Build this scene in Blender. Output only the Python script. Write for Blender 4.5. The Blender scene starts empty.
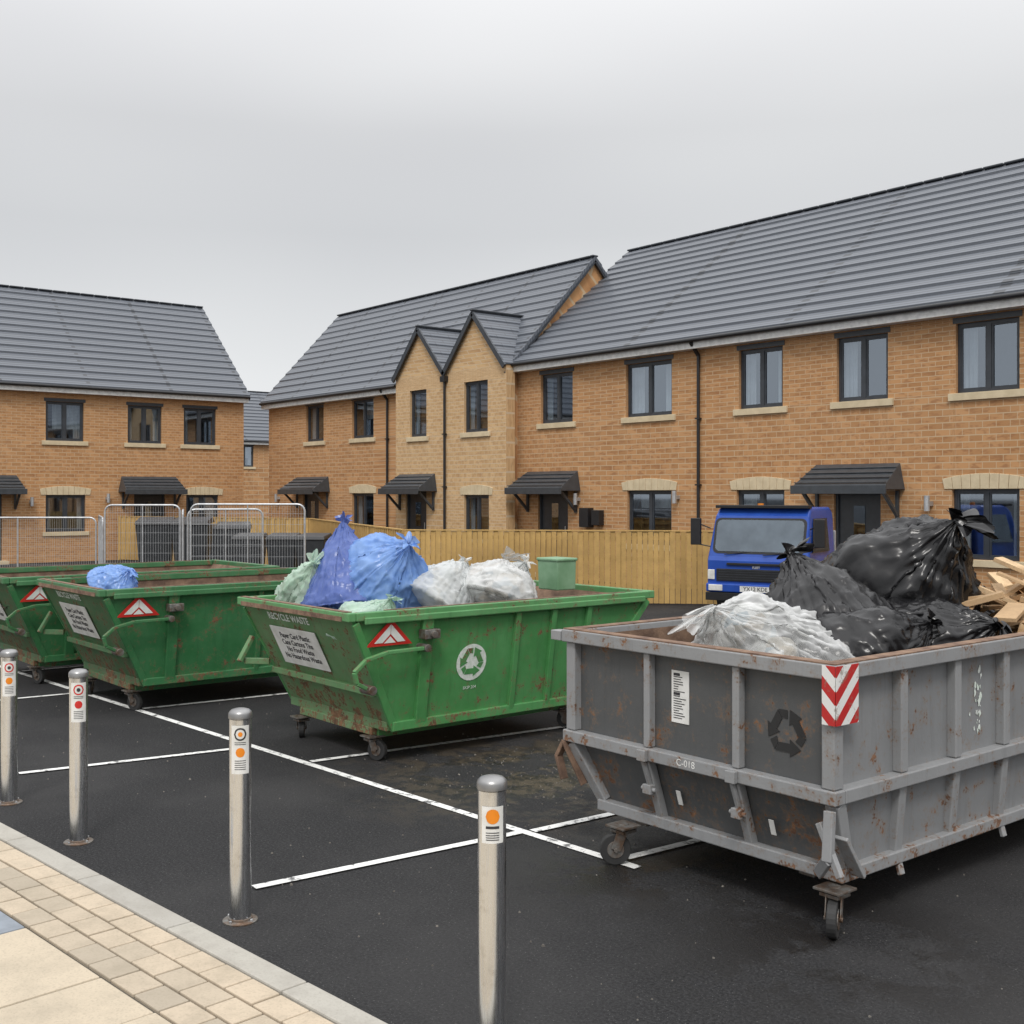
import bpy, math, random, bmesh
import numpy as np
from mathutils import Vector, Matrix, noise
random.seed(7)
R=math.radians
scene=bpy.context.scene
col=scene.collection

# ---------------------------------------------------------------- helpers
def empty(name,loc=(0,0,0),rz=0):
    e=bpy.data.objects.new(name,None); e.empty_display_size=.3
    e.location=loc; e.rotation_euler=(0,0,rz); col.objects.link(e); return e

class MB:
    def __init__(s): s.v=[];s.f=[];s.uv=[];s.t=[]
    def face(s,pts,uv=None,t=0.5):
        i=len(s.v); s.v+= [tuple(p) for p in pts]; s.f.append(list(range(i,i+len(pts)))); s.uv.append(uv); s.t.append(t)
    def hexa(s,p,t=0.5):
        i=len(s.v); s.v+=[tuple(q) for q in p]
        for f in ((0,3,2,1),(4,5,6,7),(0,1,5,4),(1,2,6,5),(2,3,7,6),(3,0,4,7)):
            s.f.append([i+k for k in f]); s.uv.append(None); s.t.append(t)
    def box(s,x0,x1,y0,y1,z0,z1,t=0.5):
        s.hexa([(x0,y0,z0),(x1,y0,z0),(x1,y1,z0),(x0,y1,z0),(x0,y0,z1),(x1,y0,z1),(x1,y1,z1),(x0,y1,z1)],t)
    def beam(s,p0,p1,w,h,up=(0,0,1),t=0.5):
        p0=Vector(p0);p1=Vector(p1);d=(p1-p0).normalized();up=Vector(up)
        sd=d.cross(up)
        if sd.length<1e-4: sd=d.cross(Vector((0,1,0)))
        sd.normalize(); u2=sd.cross(d).normalized()
        a=sd*w/2;b=u2*h/2
        s.hexa([p0-a-b,p0+a-b,p1+a-b,p1-a-b,p0-a+b,p0+a+b,p1+a+b,p1-a+b],t)
    def cyl(s,p0,p1,r,n=16,r2=None,caps=True,t=0.5):
        p0=Vector(p0);p1=Vector(p1);d=(p1-p0).normalized()
        a=d.orthogonal().normalized();b=d.cross(a); r2=r if r2 is None else r2
        i=len(s.v)
        for k in range(n):
            c=math.cos(2*math.pi*k/n);q=math.sin(2*math.pi*k/n)
            s.v.append(tuple(p0+(a*c+b*q)*r)); s.v.append(tuple(p1+(a*c+b*q)*r2))
        for k in range(n):
            k2=(k+1)%n
            s.f.append([i+2*k,i+2*k2,i+2*k2+1,i+2*k+1]); s.uv.append(None); s.t.append(t)
        if caps:
            s.f.append([i+2*k for k in range(n)][::-1]); s.uv.append(None); s.t.append(t)
            s.f.append([i+2*k+1 for k in range(n)]); s.uv.append(None); s.t.append(t)
    def build(s,name,mat,parent=None,bevel=0,smooth=False,loc=None,rz=0,seg=2):
        me=bpy.data.meshes.new(name); me.from_pydata(s.v,[],s.f); me.update()
        uvl=me.uv_layers.new(name="UVMap"); ca=me.color_attributes.new("tint",'FLOAT_COLOR','CORNER')
        for pi,p in enumerate(me.polygons):
            n=p.normal; uv=s.uv[pi]; t=s.t[pi]
            for k,li in enumerate(p.loop_indices):
                co=me.vertices[me.loops[li].vertex_index].co
                if uv: c=uv[k]
                elif abs(n.z)>.8: c=(co.x,co.y)
                elif abs(n.x)>abs(n.y): c=(co.y,co.z)
                else: c=(co.x,co.z)
                uvl.data[li].uv=c; ca.data[li].color=(t,t,t,1)
            p.use_smooth=smooth
        me.materials.append(mat)
        o=bpy.data.objects.new(name,me); col.objects.link(o)
        if parent: o.parent=parent
        if loc: o.location=loc
        o.rotation_euler=(0,0,rz)
        if bevel:
            m=o.modifiers.new("bev",'BEVEL'); m.width=bevel; m.segments=seg; m.limit_method='ANGLE'; m.angle_limit=R(40)
        if smooth:
            try: me.set_sharp_from_angle(angle=R(35))
            except Exception: pass
        return o

# ---------------------------------------------------------------- materials
def newmat(name):
    m=bpy.data.materials.new(name); m.use_nodes=True; nt=m.node_tree
    b=nt.nodes["Principled BSDF"]; return m,nt,b
def N(nt,t,**k):
    n=nt.nodes.new(t)
    for a,v in k.items(): setattr(n,a,v)
    return n
def mixc(nt,fac,a,b,mode='MIX'):
    n=N(nt,'ShaderNodeMix',data_type='RGBA',blend_type=mode)
    for idx,x in ((0,fac),(6,a),(7,b)):
        if hasattr(x,'is_linked'): nt.links.new(x,n.inputs[idx])
        elif x is not None:
            n.inputs[idx].default_value = x if idx==0 else (*x,1)
    return n.outputs[2]
def math_(nt,op,a,b=None,clamp=False):
    n=N(nt,'ShaderNodeMath',operation=op,use_clamp=clamp)
    for i,x in enumerate((a,b)):
        if x is None: continue
        if hasattr(x,'is_linked'): nt.links.new(x,n.inputs[i])
        else: n.inputs[i].default_value=x
    return n.outputs[0]
def ramp(nt,x,a,b,c0=(0,0,0),c1=(1,1,1)):
    n=N(nt,'ShaderNodeValToRGB'); n.color_ramp.elements[0].position=a; n.color_ramp.elements[1].position=b
    n.color_ramp.elements[0].color=(*c0,1); n.color_ramp.elements[1].color=(*c1,1)
    nt.links.new(x,n.inputs[0]); return n.outputs[0]
def noise_(nt,scale,detail=6,rough=.6,vec=None):
    n=N(nt,'ShaderNodeTexNoise'); n.inputs['Scale'].default_value=scale; n.inputs['Detail'].default_value=min(detail,4); n.inputs['Roughness'].default_value=rough
    if vec is not None: nt.links.new(vec,n.inputs['Vector'])
    return n.outputs['Fac']
def coords(nt,kind='Object'):
    return N(nt,'ShaderNodeTexCoord').outputs[kind]
def bump(nt,b,h,strength=.3,dist=.01):
    n=N(nt,'ShaderNodeBump'); n.inputs['Strength'].default_value=strength; n.inputs['Distance'].default_value=dist
    nt.links.new(h,n.inputs['Height']); nt.links.new(n.outputs[0],b.inputs['Normal'])
def setc(nt,b,c):
    if hasattr(c,'is_linked'): nt.links.new(c,b.inputs['Base Color'])
    else: b.inputs['Base Color'].default_value=(*c,1)
def simple(name,c,rough=.5,metal=0,c2=None,scale=8,bs=0,bd=.005):
    m,nt,b=newmat(name); b.inputs['Roughness'].default_value=rough; b.inputs['Metallic'].default_value=metal
    co=coords(nt)
    f=noise_(nt,scale,3,.6,co)
    if c2 is None: c2=tuple(x*.75 for x in c)
    setc(nt,b,mixc(nt,ramp(nt,f,.35,.65),c,c2))
    if bs: bump(nt,b,noise_(nt,scale*6,3,.6,co),bs,bd)
    return m

def brick_mat(name,c1,c2,c3,mortar):
    m,nt,b=newmat(name); uv=coords(nt,'UV')
    t=N(nt,'ShaderNodeTexBrick'); nt.links.new(uv,t.inputs['Vector'])
    t.inputs['Scale'].default_value=1; t.inputs['Brick Width'].default_value=.215; t.inputs['Row Height'].default_value=.07
    t.inputs['Mortar Size'].default_value=.006; t.inputs['Mortar Smooth'].default_value=.3; t.inputs['Bias'].default_value=0
    t.inputs['Color1'].default_value=(*c1,1); t.inputs['Color2'].default_value=(*c2,1); t.inputs['Mortar'].default_value=(*mortar,1)
    f=noise_(nt,.9,4,.6,uv)
    mp=N(nt,'ShaderNodeMapping'); nt.links.new(uv,mp.inputs[0]); mp.inputs['Scale'].default_value=(4.6,14,1)
    f2=noise_(nt,1,2,.7,mp.outputs[0])
    br=math_(nt,'SUBTRACT',1,t.outputs['Fac'])
    c=mixc(nt,math_(nt,'MULTIPLY',math_(nt,'MULTIPLY',ramp(nt,f2,.5,.64),.7),br),t.outputs['Color'],c3)
    c=mixc(nt,math_(nt,'MULTIPLY',ramp(nt,f,.4,.75),.22),c,mortar)
    setc(nt,b,c); b.inputs['Roughness'].default_value=.9
    return m
M={}
M['brick']=brick_mat('buff_brick',(.55,.295,.130),(.41,.205,.082),(.31,.14,.058),(.54,.40,.25))
M['brick_l']=brick_mat('light_buff_brick',(.65,.44,.23),(.52,.32,.15),(.42,.24,.11),(.60,.48,.33))

def roof_mat():
    m,nt,b=newmat('slate_tiles'); uv=coords(nt,'UV')
    t=N(nt,'ShaderNodeTexBrick'); nt.links.new(uv,t.inputs['Vector'])
    t.inputs['Scale'].default_value=1; t.inputs['Brick Width'].default_value=.33; t.inputs['Row Height'].default_value=.34
    t.inputs['Mortar Size'].default_value=.004; t.inputs['Mortar Smooth'].default_value=.1
    t.inputs['Color1'].default_value=(.125,.140,.165,1); t.inputs['Color2'].default_value=(.088,.10,.122,1); t.inputs['Mortar'].default_value=(.045,.05,.058,1)
    f=noise_(nt,1.6,4,.7,uv)
    c=mixc(nt,math_(nt,'MULTIPLY',ramp(nt,f,.4,.7),.35),t.outputs['Color'],(.14,.147,.16))
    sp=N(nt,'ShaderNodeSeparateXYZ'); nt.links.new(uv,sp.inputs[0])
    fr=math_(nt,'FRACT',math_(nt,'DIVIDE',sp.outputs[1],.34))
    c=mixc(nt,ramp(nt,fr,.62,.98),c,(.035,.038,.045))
    setc(nt,b,c)
    b.inputs['Roughness'].default_value=.45
    return m
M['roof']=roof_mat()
M['stone']=simple('sandstone',(.66,.55,.37),.85,0,(.56,.46,.30),5,.2)
M['frame']=simple('anthracite_upvc',(.045,.052,.062),.4)
M['black']=simple('black_plastic',(.018,.018,.02),.4)
M['fascia']=simple('white_fascia',(.72,.72,.70),.5)
M['door']=simple('dark_door',(.04,.045,.052),.35)
M['curtain']=simple('curtain',(.75,.76,.76),.9,0,(.62,.62,.62),3)
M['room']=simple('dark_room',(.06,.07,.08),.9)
M['canopy']=simple('grp_canopy',(.055,.062,.07),.35)
def glass_mat(name='window_glass',tint=(.62,.70,.80),g=.3):
    m,nt,b=newmat(name); nt.nodes.remove(b)
    tr=N(nt,'ShaderNodeBsdfTransparent'); tr.inputs[0].default_value=(.6,.66,.7,1)
    gl=N(nt,'ShaderNodeBsdfGlossy'); gl.inputs['Roughness'].default_value=.03; gl.inputs[0].default_value=(*tint,1)
    mx=N(nt,'ShaderNodeMixShader'); mx.inputs[0].default_value=g
    nt.links.new(tr.outputs[0],mx.inputs[1]); nt.links.new(gl.outputs[0],mx.inputs[2])
    nt.links.new(mx.outputs[0],nt.nodes['Material Output'].inputs[0]); return m
M['glass']=glass_mat(g=.36)

def asphalt():
    m,nt,b=newmat('asphalt'); co=coords(nt)
    f=noise_(nt,70,3,.8,co); f2=noise_(nt,.6,4,.65,co); f3=noise_(nt,105,1,.5,co)
    c=mixc(nt,ramp(nt,f,.40,.64),(.006,.006,.007),(.036,.036,.038))
    c=mixc(nt,math_(nt,'MULTIPLY',ramp(nt,f2,.45,.62),.40),c,(.048,.047,.047))
    c=mixc(nt,ramp(nt,f3,.68,.76),c,(.14,.14,.135))
    def patch(center,k,a):
        vd=N(nt,'ShaderNodeVectorMath',operation='DISTANCE'); nt.links.new(co,vd.inputs[0]); vd.inputs[1].default_value=center
        return ramp(nt,math_(nt,'MULTIPLY',vd.outputs['Value'],k),a,.95,(1,1,1),(0,0,0))
    fall=math_(nt,'MAXIMUM',patch((-6.3,5.45,0),.55,.25),math_(nt,'MAXIMUM',patch((-3.0,4.3,0),.9,.2),patch((-4.4,4.3,0),1.1,.2)))
    wn=noise_(nt,1.9,4,.75,co)
    wet=math_(nt,'MULTIPLY',fall,ramp(nt,wn,.44,.52))
    md=noise_(nt,5.2,4,.8,co)
    mud=math_(nt,'MULTIPLY',patch((-6.3,5.45,0),.55,.25),ramp(nt,math_(nt,'MULTIPLY',math_(nt,'ADD',md,wn),.5),.49,.55))
    c=mixc(nt,math_(nt,'MULTIPLY',wet,.75),c,(.010,.009,.008))
    c=mixc(nt,math_(nt,'MULTIPLY',mud,.75),c,(.095,.075,.052))
    setc(nt,b,c)
    ro=mixc(nt,math_(nt,'MULTIPLY',wet,.9),(.85,.85,.85),(.30,.30,.30)); nt.links.new(ro,b.inputs['Roughness'])
    b.inputs['Specular IOR Level'].default_value=.35
    bump(nt,b,f,.8,.016); return m
M['asphalt']=asphalt()
def line_mat():
    m,nt,b=newmat('road_marking_paint'); co=coords(nt)
    f=noise_(nt,14,4,.75,co); f2=noise_(nt,2,3,.6,co)
    k=ramp(nt,math_(nt,'ADD',math_(nt,'MULTIPLY',f,.75),math_(nt,'MULTIPLY',f2,.25)),.52,.59)
    setc(nt,b,mixc(nt,k,(.74,.74,.72),(.14,.14,.14))); b.inputs['Roughness'].default_value=.75; return m
M['line']=line_mat()
def tint_mat(name,c1,c2,rough=.85,dirt=(.35,.3,.22),sc=6):
    m,nt,b=newmat(name); a=N(nt,'ShaderNodeAttribute',attribute_name='tint'); co=coords(nt)
    c=mixc(nt,a.outputs['Fac'],c1,c2)
    f=noise_(nt,sc,4,.7,co); f2=noise_(nt,90,2,.6,co)
    c=mixc(nt,math_(nt,'MULTIPLY',ramp(nt,f,.42,.75),.55),c,dirt)
    c=mixc(nt,math_(nt,'MULTIPLY',ramp(nt,f2,.5,.7),.35),c,dirt)
    setc(nt,b,c); b.inputs['Roughness'].default_value=rough; bump(nt,b,f2,.3,.004); return m
M['slab']=tint_mat('sandstone_paving',(.50,.425,.32),(.375,.325,.25),dirt=(.27,.235,.18),sc=3)
M['sett']=tint_mat('block_paving',(.50,.415,.31),(.36,.31,.24),dirt=(.27,.23,.17))
M['kerb']=tint_mat('kerb_stone',(.42,.40,.35),(.36,.345,.31),dirt=(.25,.23,.2))
M['joint']=simple('sand_joint',(.10,.088,.07),.95)
M['greyslab']=simple('grey_slab',(.26,.29,.33),.8)
M['timber_f']=tint_mat('fence_timber',(.62,.40,.14),(.42,.26,.085),.85,(.30,.19,.07),4)
M['timber']=tint_mat('scrap_timber',(.64,.46,.27),(.38,.24,.12),.8,(.28,.18,.10),9)

def paint(name,c,rust=.5,rough=.45,fade=None,hi=1.0,streak=.45):
    m,nt,b=newmat(name); co=coords(nt)
    fade=fade or tuple(min(1,x*1.3+.05) for x in c)
    n1=noise_(nt,2.2,4,.7,co)
    mp=N(nt,'ShaderNodeMapping'); nt.links.new(co,mp.inputs[0]); mp.inputs['Scale'].default_value=(9,9,.7)
    st=noise_(nt,1.6,4,.75,mp.outputs[0])
    base=mixc(nt,math_(nt,'MULTIPLY',ramp(nt,n1,.4,.7),.45),c,fade)
    base=mixc(nt,math_(nt,'MULTIPLY',ramp(nt,st,.52,.76),streak),base,tuple(x*.45+.004 for x in c))
    sp=N(nt,'ShaderNodeSeparateXYZ'); nt.links.new(co,sp.inputs[0])
    z=sp.outputs[2]
    zlow=ramp(nt,z,.2,.6,(1,1,1),(0,0,0)); zhi=ramp(nt,z,1.08,1.22,(0,0,0),(hi,)*3)
    n3=noise_(nt,6,4,.9,co)
    th=math_(nt,'ADD',n3,math_(nt,'MULTIPLY',math_(nt,'ADD',zlow,zhi),.055*rust))
    th=math_(nt,'ADD',th,math_(nt,'MULTIPLY',ramp(nt,st,.5,.75),.05))
    th=math_(nt,'ADD',th,.03*rust)
    mk=ramp(nt,th,.63,.665)
    halo=math_(nt,'MULTIPLY',ramp(nt,th,.54,.64),.40)
    n4=noise_(nt,20,3,.7,co)
    base=mixc(nt,halo,base,(.20,.13,.08))
    rc=mixc(nt,ramp(nt,n4,.35,.65),(.09,.04,.022),(.24,.12,.06))
    setc(nt,b,mixc(nt,math_(nt,'MULTIPLY',mk,.92),base,rc))
    rr=mixc(nt,mk,(rough,)*3,(.9,)*3); nt.links.new(rr,b.inputs['Roughness'])
    bump(nt,b,n3,.2,.008); return m
M['green']=paint('green_skip_paint',(.065,.245,.075),.30)
M['green_rim']=paint('green_rim_paint',(.085,.25,.09),1.1)
M['green_end']=paint('worn_green_skip_paint',(.10,.22,.09),1.6,.6,(.22,.32,.18))
M['dgreen']=paint('dark_green_skip_paint',(.03,.145,.05),.35)
M['dgreen_rim']=paint('dark_green_rim_paint',(.04,.15,.055),1.1)
M['dgreen_end']=paint('worn_dark_green_paint',(.05,.14,.055),1.5,.6,(.14,.22,.12))
M['grey']=paint('grey_skip_paint',(.20,.205,.21),.35,.5,(.26,.265,.27),streak=.35)
M['grey2']=paint('grey_rail_paint',(.25,.255,.26),.65,.5,(.31,.315,.32),2.2,.3)
M['grey_end']=paint('shaded_grey_panel_paint',(.075,.078,.08),.7,.5,(.11,.112,.112),streak=.4)  # end panels darker than the sides: the end face's shade is in the colour
M['hopper']=simple('faded_green_plastic',(.20,.34,.21),.5,0,(.13,.26,.14),5)
M['rust']=simple('rusty_steel',(.23,.145,.095),.9,0,(.10,.06,.042),6,.5,.01)
M['rustlight']=simple('rusty_edge',(.25,.16,.105),.85,0,(.12,.07,.05),12,.5,.01)
M['dirt']=simple('skip_rubble',(.11,.085,.06),.95,0,(.04,.032,.025),9,.9,.03)
def steel():
    m,nt,b=newmat('stainless_steel'); co=coords(nt); mp=N(nt,'ShaderNodeMapping'); nt.links.new(co,mp.inputs[0]); mp.inputs['Scale'].default_value=(40,40,2)
    f=noise_(nt,4,3,.6,mp.outputs[0]); f2=noise_(nt,9,4,.7,co)
    setc(nt,b,mixc(nt,ramp(nt,f2,.55,.8),(.74,.75,.76),(.50,.49,.47))); b.inputs['Metallic'].default_value=1
    nt.links.new(ramp(nt,f,.3,.7,(.18,)*3,(.32,)*3),b.inputs['Roughness']); return m
M['steel']=steel()
M['cap']=simple('cap_steel',(.33,.33,.33),.35,.8)
M['galv']=simple('galvanised_steel',(.58,.59,.60),.45,.6)
M['castersteel']=simple('caster_steel',(.22,.22,.21),.5,.6,(.14,.09,.06),20)
M['rubber']=simple('rubber',(.03,.03,.03),.7)
M['white']=simple('white_vinyl',(.76,.76,.74),.5,0,(.62,.62,.59),10)
M['whitep']=simple('white_stencil_paint',(.75,.78,.75),.6,0,(.55,.64,.55),30)
M['red']=simple('red_vinyl',(.58,.025,.02),.45)
M['orange']=simple('orange_vinyl',(.78,.24,.01),.45)
M['ink']=simple('ink',(.03,.03,.035),.6)
M['inkg']=simple('dark_stencil',(.022,.022,.022),.7)
def chev():
    m,nt,b=newmat('chevron_vinyl'); co=coords(nt); sp=N(nt,'ShaderNodeSeparateXYZ'); nt.links.new(co,sp.inputs[0])
    a=math_(nt,'ADD',math_(nt,'ADD',math_(nt,'MULTIPLY',sp.outputs[1],1.0),math_(nt,'MULTIPLY',sp.outputs[0],-1.0)),math_(nt,'MULTIPLY',sp.outputs[2],-1.0))
    a=math_(nt,'FRACT',math_(nt,'MULTIPLY',a,8)); k=math_(nt,'GREATER_THAN',a,.5)
    c=mixc(nt,k,(.72,.72,.70),(.46,.02,.02)); c=mixc(nt,math_(nt,'MULTIPLY',ramp(nt,noise_(nt,9,4,.85,co),.55,.64),.7),c,(.22,.17,.13))
    setc(nt,b,c); b.inputs['Roughness'].default_value=.4; return m
M['chev']=chev()
def bagmat(name,c,c2,rough=.3,trans=0.,tint=(.9,.9,.9),tl=0.,spec=.5):
    m,nt,b=newmat(name); co=coords(nt)
    f=noise_(nt,3,3,.6,co)
    cc=mixc(nt,ramp(nt,f,.35,.65),c,c2)
    setc(nt,b,cc); b.inputs['Roughness'].default_value=rough; b.inputs['Specular IOR Level'].default_value=spec
    out=b.outputs[0]
    if tl:
        t=N(nt,'ShaderNodeBsdfTranslucent'); nt.links.new(cc,t.inputs[0]); mx=N(nt,'ShaderNodeMixShader'); mx.inputs[0].default_value=tl
        nt.links.new(out,mx.inputs[1]); nt.links.new(t.outputs[0],mx.inputs[2]); out=mx.outputs[0]
    if trans:
        tr=N(nt,'ShaderNodeBsdfTransparent'); tr.inputs[0].default_value=(*tint,1); mx=N(nt,'ShaderNodeMixShader')
        lw=N(nt,'ShaderNodeLayerWeight'); lw.inputs[0].default_value=.4
        k=ramp(nt,lw.outputs['Facing'],.1,.75,(trans,)*3,(trans*.2,)*3); nt.links.new(k,mx.inputs[0])
        nt.links.new(out,mx.inputs[1]); nt.links.new(tr.outputs[0],mx.inputs[2]); out=mx.outputs[0]
    nt.links.new(out,nt.nodes['Material Output'].inputs[0])
    return m
M['bagblack']=bagmat('black_bin_bag',(.007,.007,.008),(.011,.011,.012),.24,spec=.42)
M['bagblue']=bagmat('blue_bag_plastic',(.17,.33,.72),(.27,.45,.82),.25,.2,(.5,.65,.95),.2)
M['bagblue2']=bagmat('darker_blue_bag_plastic',(.06,.11,.36),(.12,.18,.46),.28,.12,(.4,.5,.9),.15)
M['bagwhite']=bagmat('white_bag_plastic',(.74,.76,.76),(.64,.67,.66),.22,.5,(.93,.94,.94),.2)
M['baggreen']=bagmat('pale_green_bag_plastic',(.50,.68,.55),(.60,.72,.63),.25,.4,(.75,.92,.8),.2)
M['bagclear']=bagmat('clear_bag_plastic',(.74,.75,.75),(.64,.65,.64),.14,.72,(.94,.94,.93),.1)
def litter(name,cols):
    m,nt,b=newmat(name); co=coords(nt); v=N(nt,'ShaderNodeTexVoronoi'); nt.links.new(co,v.inputs['Vector']); v.inputs['Scale'].default_value=4
    h=N(nt,'ShaderNodeSeparateXYZ'); nt.links.new(v.outputs['Color'],h.inputs[0])
    n=N(nt,'ShaderNodeValToRGB'); n.color_ramp.interpolation='CONSTANT'; nt.links.new(h.outputs[0],n.inputs[0]); E=n.color_ramp.elements
    E[0].color=(*cols[0],1);E[1].position=.9;E[1].color=(*cols[1],1)
    for p,c in zip((.22,.42,.58,.70,.80),cols[2:]):
        e=E.new(p);e.color=(*c,1)
    setc(nt,b,n.outputs[0]); b.inputs['Roughness'].default_value=.5; return m
M['litter']=litter('mixed_litter',[(.45,.46,.45),(.30,.36,.40),(.36,.34,.30),(.58,.58,.57),(.30,.31,.31),(.42,.38,.32),(.52,.53,.53)])
M['litterb']=litter('blue_bag_contents',[(.20,.30,.60),(.35,.45,.7),(.12,.18,.42),(.28,.42,.75),(.5,.58,.75),(.15,.22,.5),(.3,.4,.7)])
M['truck']=simple('truck_blue_paint',(.025,.085,.40),.22,0,(.02,.065,.33),3)
M['tglass']=glass_mat('truck_glass',(.65,.75,.85),.2)
M['lamp']=simple('lamp_lens',(.75,.75,.72),.15)
M['binp']=simple('wheelie_bin_plastic',(.035,.038,.042),.5)

# ---------------------------------------------------------------- ground
g=MB(); g.face([(-400,-400,0),(400,-400,0),(400,400,0),(-400,400,0)]); g.build('ground',M['asphalt'])
lines=MB()
def ln(a,b,w=.062,z=.005):
    a=Vector((*a,z));b=Vector((*b,z));d=(b-a).normalized();n=Vector((-d.y,d.x,0))*w/2
    lines.face([a-n,b-n,b+n,a+n])
ln((-20,3.55),(-4.35,4.43)) 
for off,(a,b) in enumerate([((-5.36,2.69),(-5.24,4.34)),((-5.21,4.42),(-5.05,7.8)),((-8.62,2.49),(-8.37,4.16)),((-7.62,4.29),(-7.25,8)),
            ((-10.5,4.14),(-10.2,8)),((-11.9,2.3),(-11.75,3.98)),((-13.6,3.96),(-13.4,8)),((-4.5,4.49),(-4.3,8)),((-15.2,2.2),(-15.1,3.78)),((-17,3.8),(-16.8,8))]):
    ln(a,b,z=.009)
lines.build('parking_bay_markings',M['line'])

gr=MB()
for i in range(700):
    u=random.uniform(-12,-1.5);v=random.uniform(2.6,8)
    if i<260: u=random.gauss(-6.3,.6);v=random.gauss(5.4,.6)
    s=random.uniform(.003,.007)*(1.6 if random.random()<.08 else 1)
    a=random.uniform(0,3.1);c=math.cos(a)*s;d=math.sin(a)*s
    gr.hexa([(u-c,v-d,0),(u+d,v-c,0),(u+c,v+d,0),(u-d,v+c,0)]+[(u-c*.6,v-d*.6,s),(u+d*.6,v-c*.6,s),(u+c*.6,v+d*.6,s*.8),(u-d*.6,v+c*.6,s)],random.random())
gr.build('gravel',simple('loose_stones',(.24,.22,.19),.9,0,(.06,.055,.05),3))

# pavement
pv=empty('pavement',(-3.69,2.31,0),R(5.45))
b=MB(); b.box(-15,6,-7,-.02,-.05,.046); b.build('bed',M['joint'],pv)
k=MB(); x=-15
while x<6: k.box(x+.003,x+.911,-.125,0,-.04,.065,random.random()); x+=.914
k.build('kerb',M['kerb'],pv,.008)
s=MB()
for r in range(3):
    y1=-.131-r*.140; x=-15+random.random()*.1+(r%2)*.1
    while x<5.5:
        w=.2; s.box(x+.004,x+w-.004,y1-.133,y1-.004,0,.06+random.uniform(-.002,.002),random.random()); x+=w
s.build('block_strip',M['sett'],pv,.005)
s=MB(); y1=-.555; rows=0; gs=MB(); done=False
while y1>-6.5:
    h=random.choice([.3,.45,.45,.6]); x=-15+random.random()*.4
    while x<5.5:
        w=random.choice([.45,.6,.6,.75,.9])
        tgt=s
        if rows==0 and x>-2.85 and not done: tgt=gs; done=True
        tgt.box(x+.005,x+w-.005,y1-h+.006,y1-.004,0,.060+random.uniform(-.003,.003),random.random()); x+=w
    y1-=h; rows+=1
s.build('paving_slabs',M['slab'],pv,.006)
gs.build('grey_utility_slab',M['greyslab'],pv,.006)

# ---------------------------------------------------------------- text / basis helpers
def basis(o,right,up):
    r=Vector(right).normalized();u=Vector(up).normalized();n=r.cross(u).normalized()
    m=Matrix((r,u,n)).transposed().to_4x4(); m.translation=Vector(o); return m
def text(name,body,mtx,size,mat,parent,sp=1.0,bold=.0):
    c=bpy.data.curves.new(name,'FONT'); c.body=body; c.size=size; c.align_x='CENTER'; c.align_y='CENTER'; c.space_line=sp; c.extrude=.0004; c.offset=bold
    o=bpy.data.objects.new(name,c); col.objects.link(o); c.materials.append(mat); o.parent=parent; o.matrix_local=mtx; return o
def flat(name,polys,mtx,mat,parent,thick=.003):
    mb=MB()
    for p in polys:
        top=[mtx@Vector((a,b_,thick)) for a,b_ in p]; bot=[mtx@Vector((a,b_,0)) for a,b_ in p]
        mb.face(top)
        for i in range(len(p)):
            j=(i+1)%len(p); mb.face([bot[i],bot[j],top[j],top[i]])
    return mb.build(name,mat,parent)
def rect(w,h,cx=0,cy=0): return [(cx-w/2,cy-h/2),(cx+w/2,cy-h/2),(cx+w/2,cy+h/2),(cx-w/2,cy+h/2)]
def recycle_polys(s):
    out=[]
    for k in range(3):
        a=2*math.pi*k/3; c,q=math.cos(a),math.sin(a)
        for p in ([(-.24,-.36),(.08,-.36),(.08,-.20),(-.16,-.20)],[(.08,-.44),(.32,-.28),(.08,-.12)],[(-.26,-.35),(-.18,-.21),(-.22,-.10),(-.36,-.18)]):
            out.append([((x*c-y*q)*s,(x*q+y*c)*s) for x,y in p])
    return out

# ---------------------------------------------------------------- bollards
def arc(mb,r,z0,z1,a0,a1,n=14):
    for i in range(n):
        t0=a0+(a1-a0)*i/n;t1=a0+(a1-a0)*(i+1)/n
        mb.face([(r*math.cos(t0),r*math.sin(t0),z0),(r*math.cos(t1),r*math.sin(t1),z0),(r*math.cos(t1),r*math.sin(t1),z1),(r*math.cos(t0),r*math.sin(t0),z1)])
def disc_on(mb,r,ac,zc,rad,n=24,sq=1):
    pts=[]
    for i in range(n):
        t=2*math.pi*i/n; a=ac+rad*math.cos(t)/r; pts.append((r*math.cos(a),r*math.sin(a),zc+rad*math.sin(t)*sq))
    # build as thin vertical strips so that the disc follows the tube
    m=10
    for i in range(m):
        x0=-rad+2*rad*i/m; x1=-rad+2*rad*(i+1)/m
        h0=math.sqrt(max(0,rad*rad-x0*x0)); h1=math.sqrt(max(0,rad*rad-x1*x1))
        a0=ac+x0/r;a1=ac+x1/r
        P=[(r*math.cos(a0),r*math.sin(a0),zc-h0),(r*math.cos(a1),r*math.sin(a1),zc-h1),(r*math.cos(a1),r*math.sin(a1),zc+h1),(r*math.cos(a0),r*math.sin(a0),zc+h0)]
        if h0<1e-5: P=P[:3]
        elif h1<1e-5: P=[P[0],P[1],P[3]]
        mb.face(P)
def lathe(mb,prof,n=40):
    for (r0,z0),(r1,z1) in zip(prof,prof[1:]):
        for i in range(n):
            a=2*math.pi*i/n;c=2*math.pi*(i+1)/n
            mb.face([(r0*math.cos(a),r0*math.sin(a),z0),(r0*math.cos(c),r0*math.sin(c),z0),(r1*math.cos(c),r1*math.sin(c),z1),(r1*math.cos(a),r1*math.sin(a),z1)])
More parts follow.
